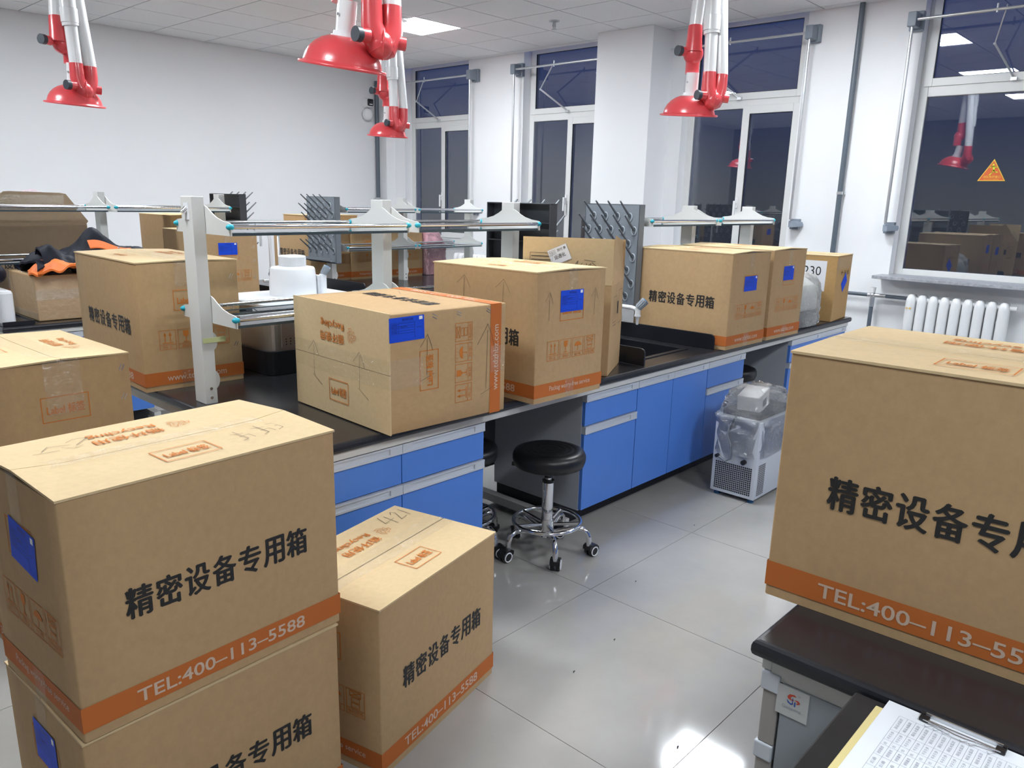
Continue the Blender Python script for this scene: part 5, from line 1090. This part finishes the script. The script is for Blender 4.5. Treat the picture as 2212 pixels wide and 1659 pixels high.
# large crate-like carton
t = thing('large_carton', 'large brown carton with a tapered raised flap behind the jacket at far left', 'box')
obj('body', MB().box(1.42, 6.42, 0.752, 2.225, 6.745, 1.285), mat('cardboard_dull', (0.33, 0.235, 0.15), 0.7, noise=(30, 0.05)), t, bev=0.005)
m = MB(); m.prism([(1.50, 0), (2.22, 0), (2.235, 0.02), (2.10, 0.215), (2.06, 0.222), (1.74, 0.228), (1.70, 0.225), (1.47, 0.02)], (0, 6.42, 1.285), (1, 0, 0), (0, 0, 1), (0, 1, 0), 0.006); obj('raised_flap', m, MATS['cardboard_dull'], t)
m = MB(); m.prism([(1.48, 0), (2.21, 0), (2.09, 0.21), (1.62, 0.215)], (0, 6.74, 1.285), (1, 0, 0), (0, 0, 1), (0, 1, 0), 0.006); obj('raised_flap', m, CARD, t)
m = MB(); m.box(1.62, 6.4145, 1.38, 2.08, 6.4155, 1.49); obj('clear_tape', m, TAPE, t)
m = MB(); m.box(1.42, 6.417, 0.775, 1.72, 6.419, 0.835); obj('orange_band', m, STRIPE, t)
m = MB(); G = Face((1.42, 6.42, 0.75), (1, 0, 0), (0, 0, 1), 0.003); txt(m, G, '精密设备专用箱', 0.10, 0.225, 0.42, 0.066, 0.02); obj('black_lettering', m, INK, t)
m = MB(); m.add([(1.80, 6.43, 1.50), (1.95, 6.44, 1.505), (2.02, 6.50, 1.49), (1.92, 6.55, 1.535), (1.84, 6.50, 1.52)], [(0, 1, 4), (1, 2, 3), (1, 3, 4)]); obj('pink_film_scrap', m, PINKFILM, t)

# ================================================================== NEAR RIGHT: side table, folder, sheets
t = thing('side_table', 'black topped side table abutting the end of the right bench', 'table')
obj('table_top', MB().box(0.50, -0.55, 0.712, 1.2655, 0.353, 0.742), mat('matt_black_top', (0.016, 0.017, 0.020), 0.42, noise=(7, 0.5)), t, bev=0.004)
for (a, b) in ((0.54, -0.5), (1.22, -0.5), (0.54, 0.27), (1.22, 0.27)): obj('leg', MB().box(a - 0.018, b - 0.018, 0, a + 0.018, b + 0.018, 0.712), DARK, t)
o_ = tag(obj('yellow_folder', MB().box(0.93, 0.07, 0.7425, 1.242, 0.312, 0.7475), YEL, bev=0.002), 'yellow card folder lying under the printed sheets', 'folder')
o_ = thing('printed_sheets', 'stack of white printed tables held by a binder clip', 'paper')
m = MB(); m.box(0.94, 0.089, 0.7477, 1.2645, 0.299, 0.7514); obj('sheet', m, PAPER, o_)
G = Face((1.232, 0.285, 0.7522), (0, -1, 0), (-1, 0, 0), 0.0); G.n = Vector((0, 0, 1))
m = MB(); ncol = 15; cw = 0.0125
for i in range(ncol + 1): stroke(m, G, [(0.012 + i * cw, 0.0), (0.012 + i * cw, 0.27)], 0.0005)
for yy in (0.0, 0.045, 0.075, 0.09, 0.12, 0.15, 0.18, 0.21, 0.24): stroke(m, G, [(0.012, yy), (0.012 + ncol * cw, yy)], 0.0005)
for i in range(ncol):
    Gi = Face(Vector((1.232 - 0.004, 0.285 - 0.015 - i * cw, 0.7524)), (-1, 0, 0), (0, -1, 0), 0.0)
    for k, (x_, L_) in enumerate(((0.004, 0.032), (0.048, 0.022), (0.080, 0.006), (0.094, 0.02), (0.126, 0.018))):
        vs, fs = text_geo(('恒温水浴锅', '电子天平', '台', '数量规格', '备注')[k] , 0.0); m.add([(1.230 - x_ - a * L_, 0.285 - 0.012 - i * cw - 0.003 - (1 - b) * 0.005, 0.7524) for a, b in vs], [tuple(reversed(f_)) for f_ in fs])
    if i in (3, 4, 5, 7, 8, 10): stroke(m, Face((1.236, 0.272 - i * cw, 0.7526), (0, -1, 0), (-1, 0, 0), 0.0), [(-0.003, 0.0), (0.0, 0.004), (0.007, -0.004)], 0.0009)
obj('table_print', m, LINE, o_)
t = thing('binder_clip', 'black and chrome binder clip on the printed sheets', 'binder clip')
for ya, yb_ in ((0.128, 0.134), (0.248, 0.242)):
    m = MB(); m.box(1.243, min(ya, ya + (yb_ - ya) * 2.3), 0.7525, 1.256, max(ya, ya + (yb_ - ya) * 2.3), 0.758); m.box(1.255, min(ya, yb_), 0.7525, 1.262, max(ya, yb_), 0.760); obj('clip_jaw', m, BLACKPL, t, bev=0.001)
m = MB(); m.tube([(1.244, 0.134, 0.756), (1.238, 0.165, 0.758), (1.233, 0.18, 0.759), (1.233, 0.195, 0.759), (1.238, 0.21, 0.758), (1.244, 0.242, 0.756)], 0.0013, 8); m.cyl((1.245, 0.135, 0.7565), (1.245, 0.241, 0.7565), 0.0015, n=8); obj('clip_wire', m, CHROME, t)
m = MB(); m.box(1.261, 0.131, 0.752, 1.264, 0.245, 0.758); obj('clip_spine', m, GALV, t)
# small litter specks on the floor
for k, (a, b) in enumerate(((2.12, 1.42), (1.86, 1.40), (2.55, 1.62), (3.25, 1.75), (1.78, 0.95))):
    m = MB(); s_ = 0.008; m.add([(a, b, 0.001), (a + s_ * 1.6, b + s_ * 0.4, 0.002), (a + s_ * 2, b + s_, 0.001), (a + s_ * 0.6, b + s_ * 0.8, 0.003)], [(0, 1, 2, 3)])
    o_ = tag(obj('paper_scrap', m, DARK), ['dark scrap on the floor in front of the stool', 'dark scrap on the floor near the turned carton', 'dark scrap on the floor beside the front caster', 'dark scrap on the floor before the chiller', 'dark scrap on the floor in the open aisle'][k], 'scrap', 'specks of litter on the floor')
bpy.context.view_layer.update()
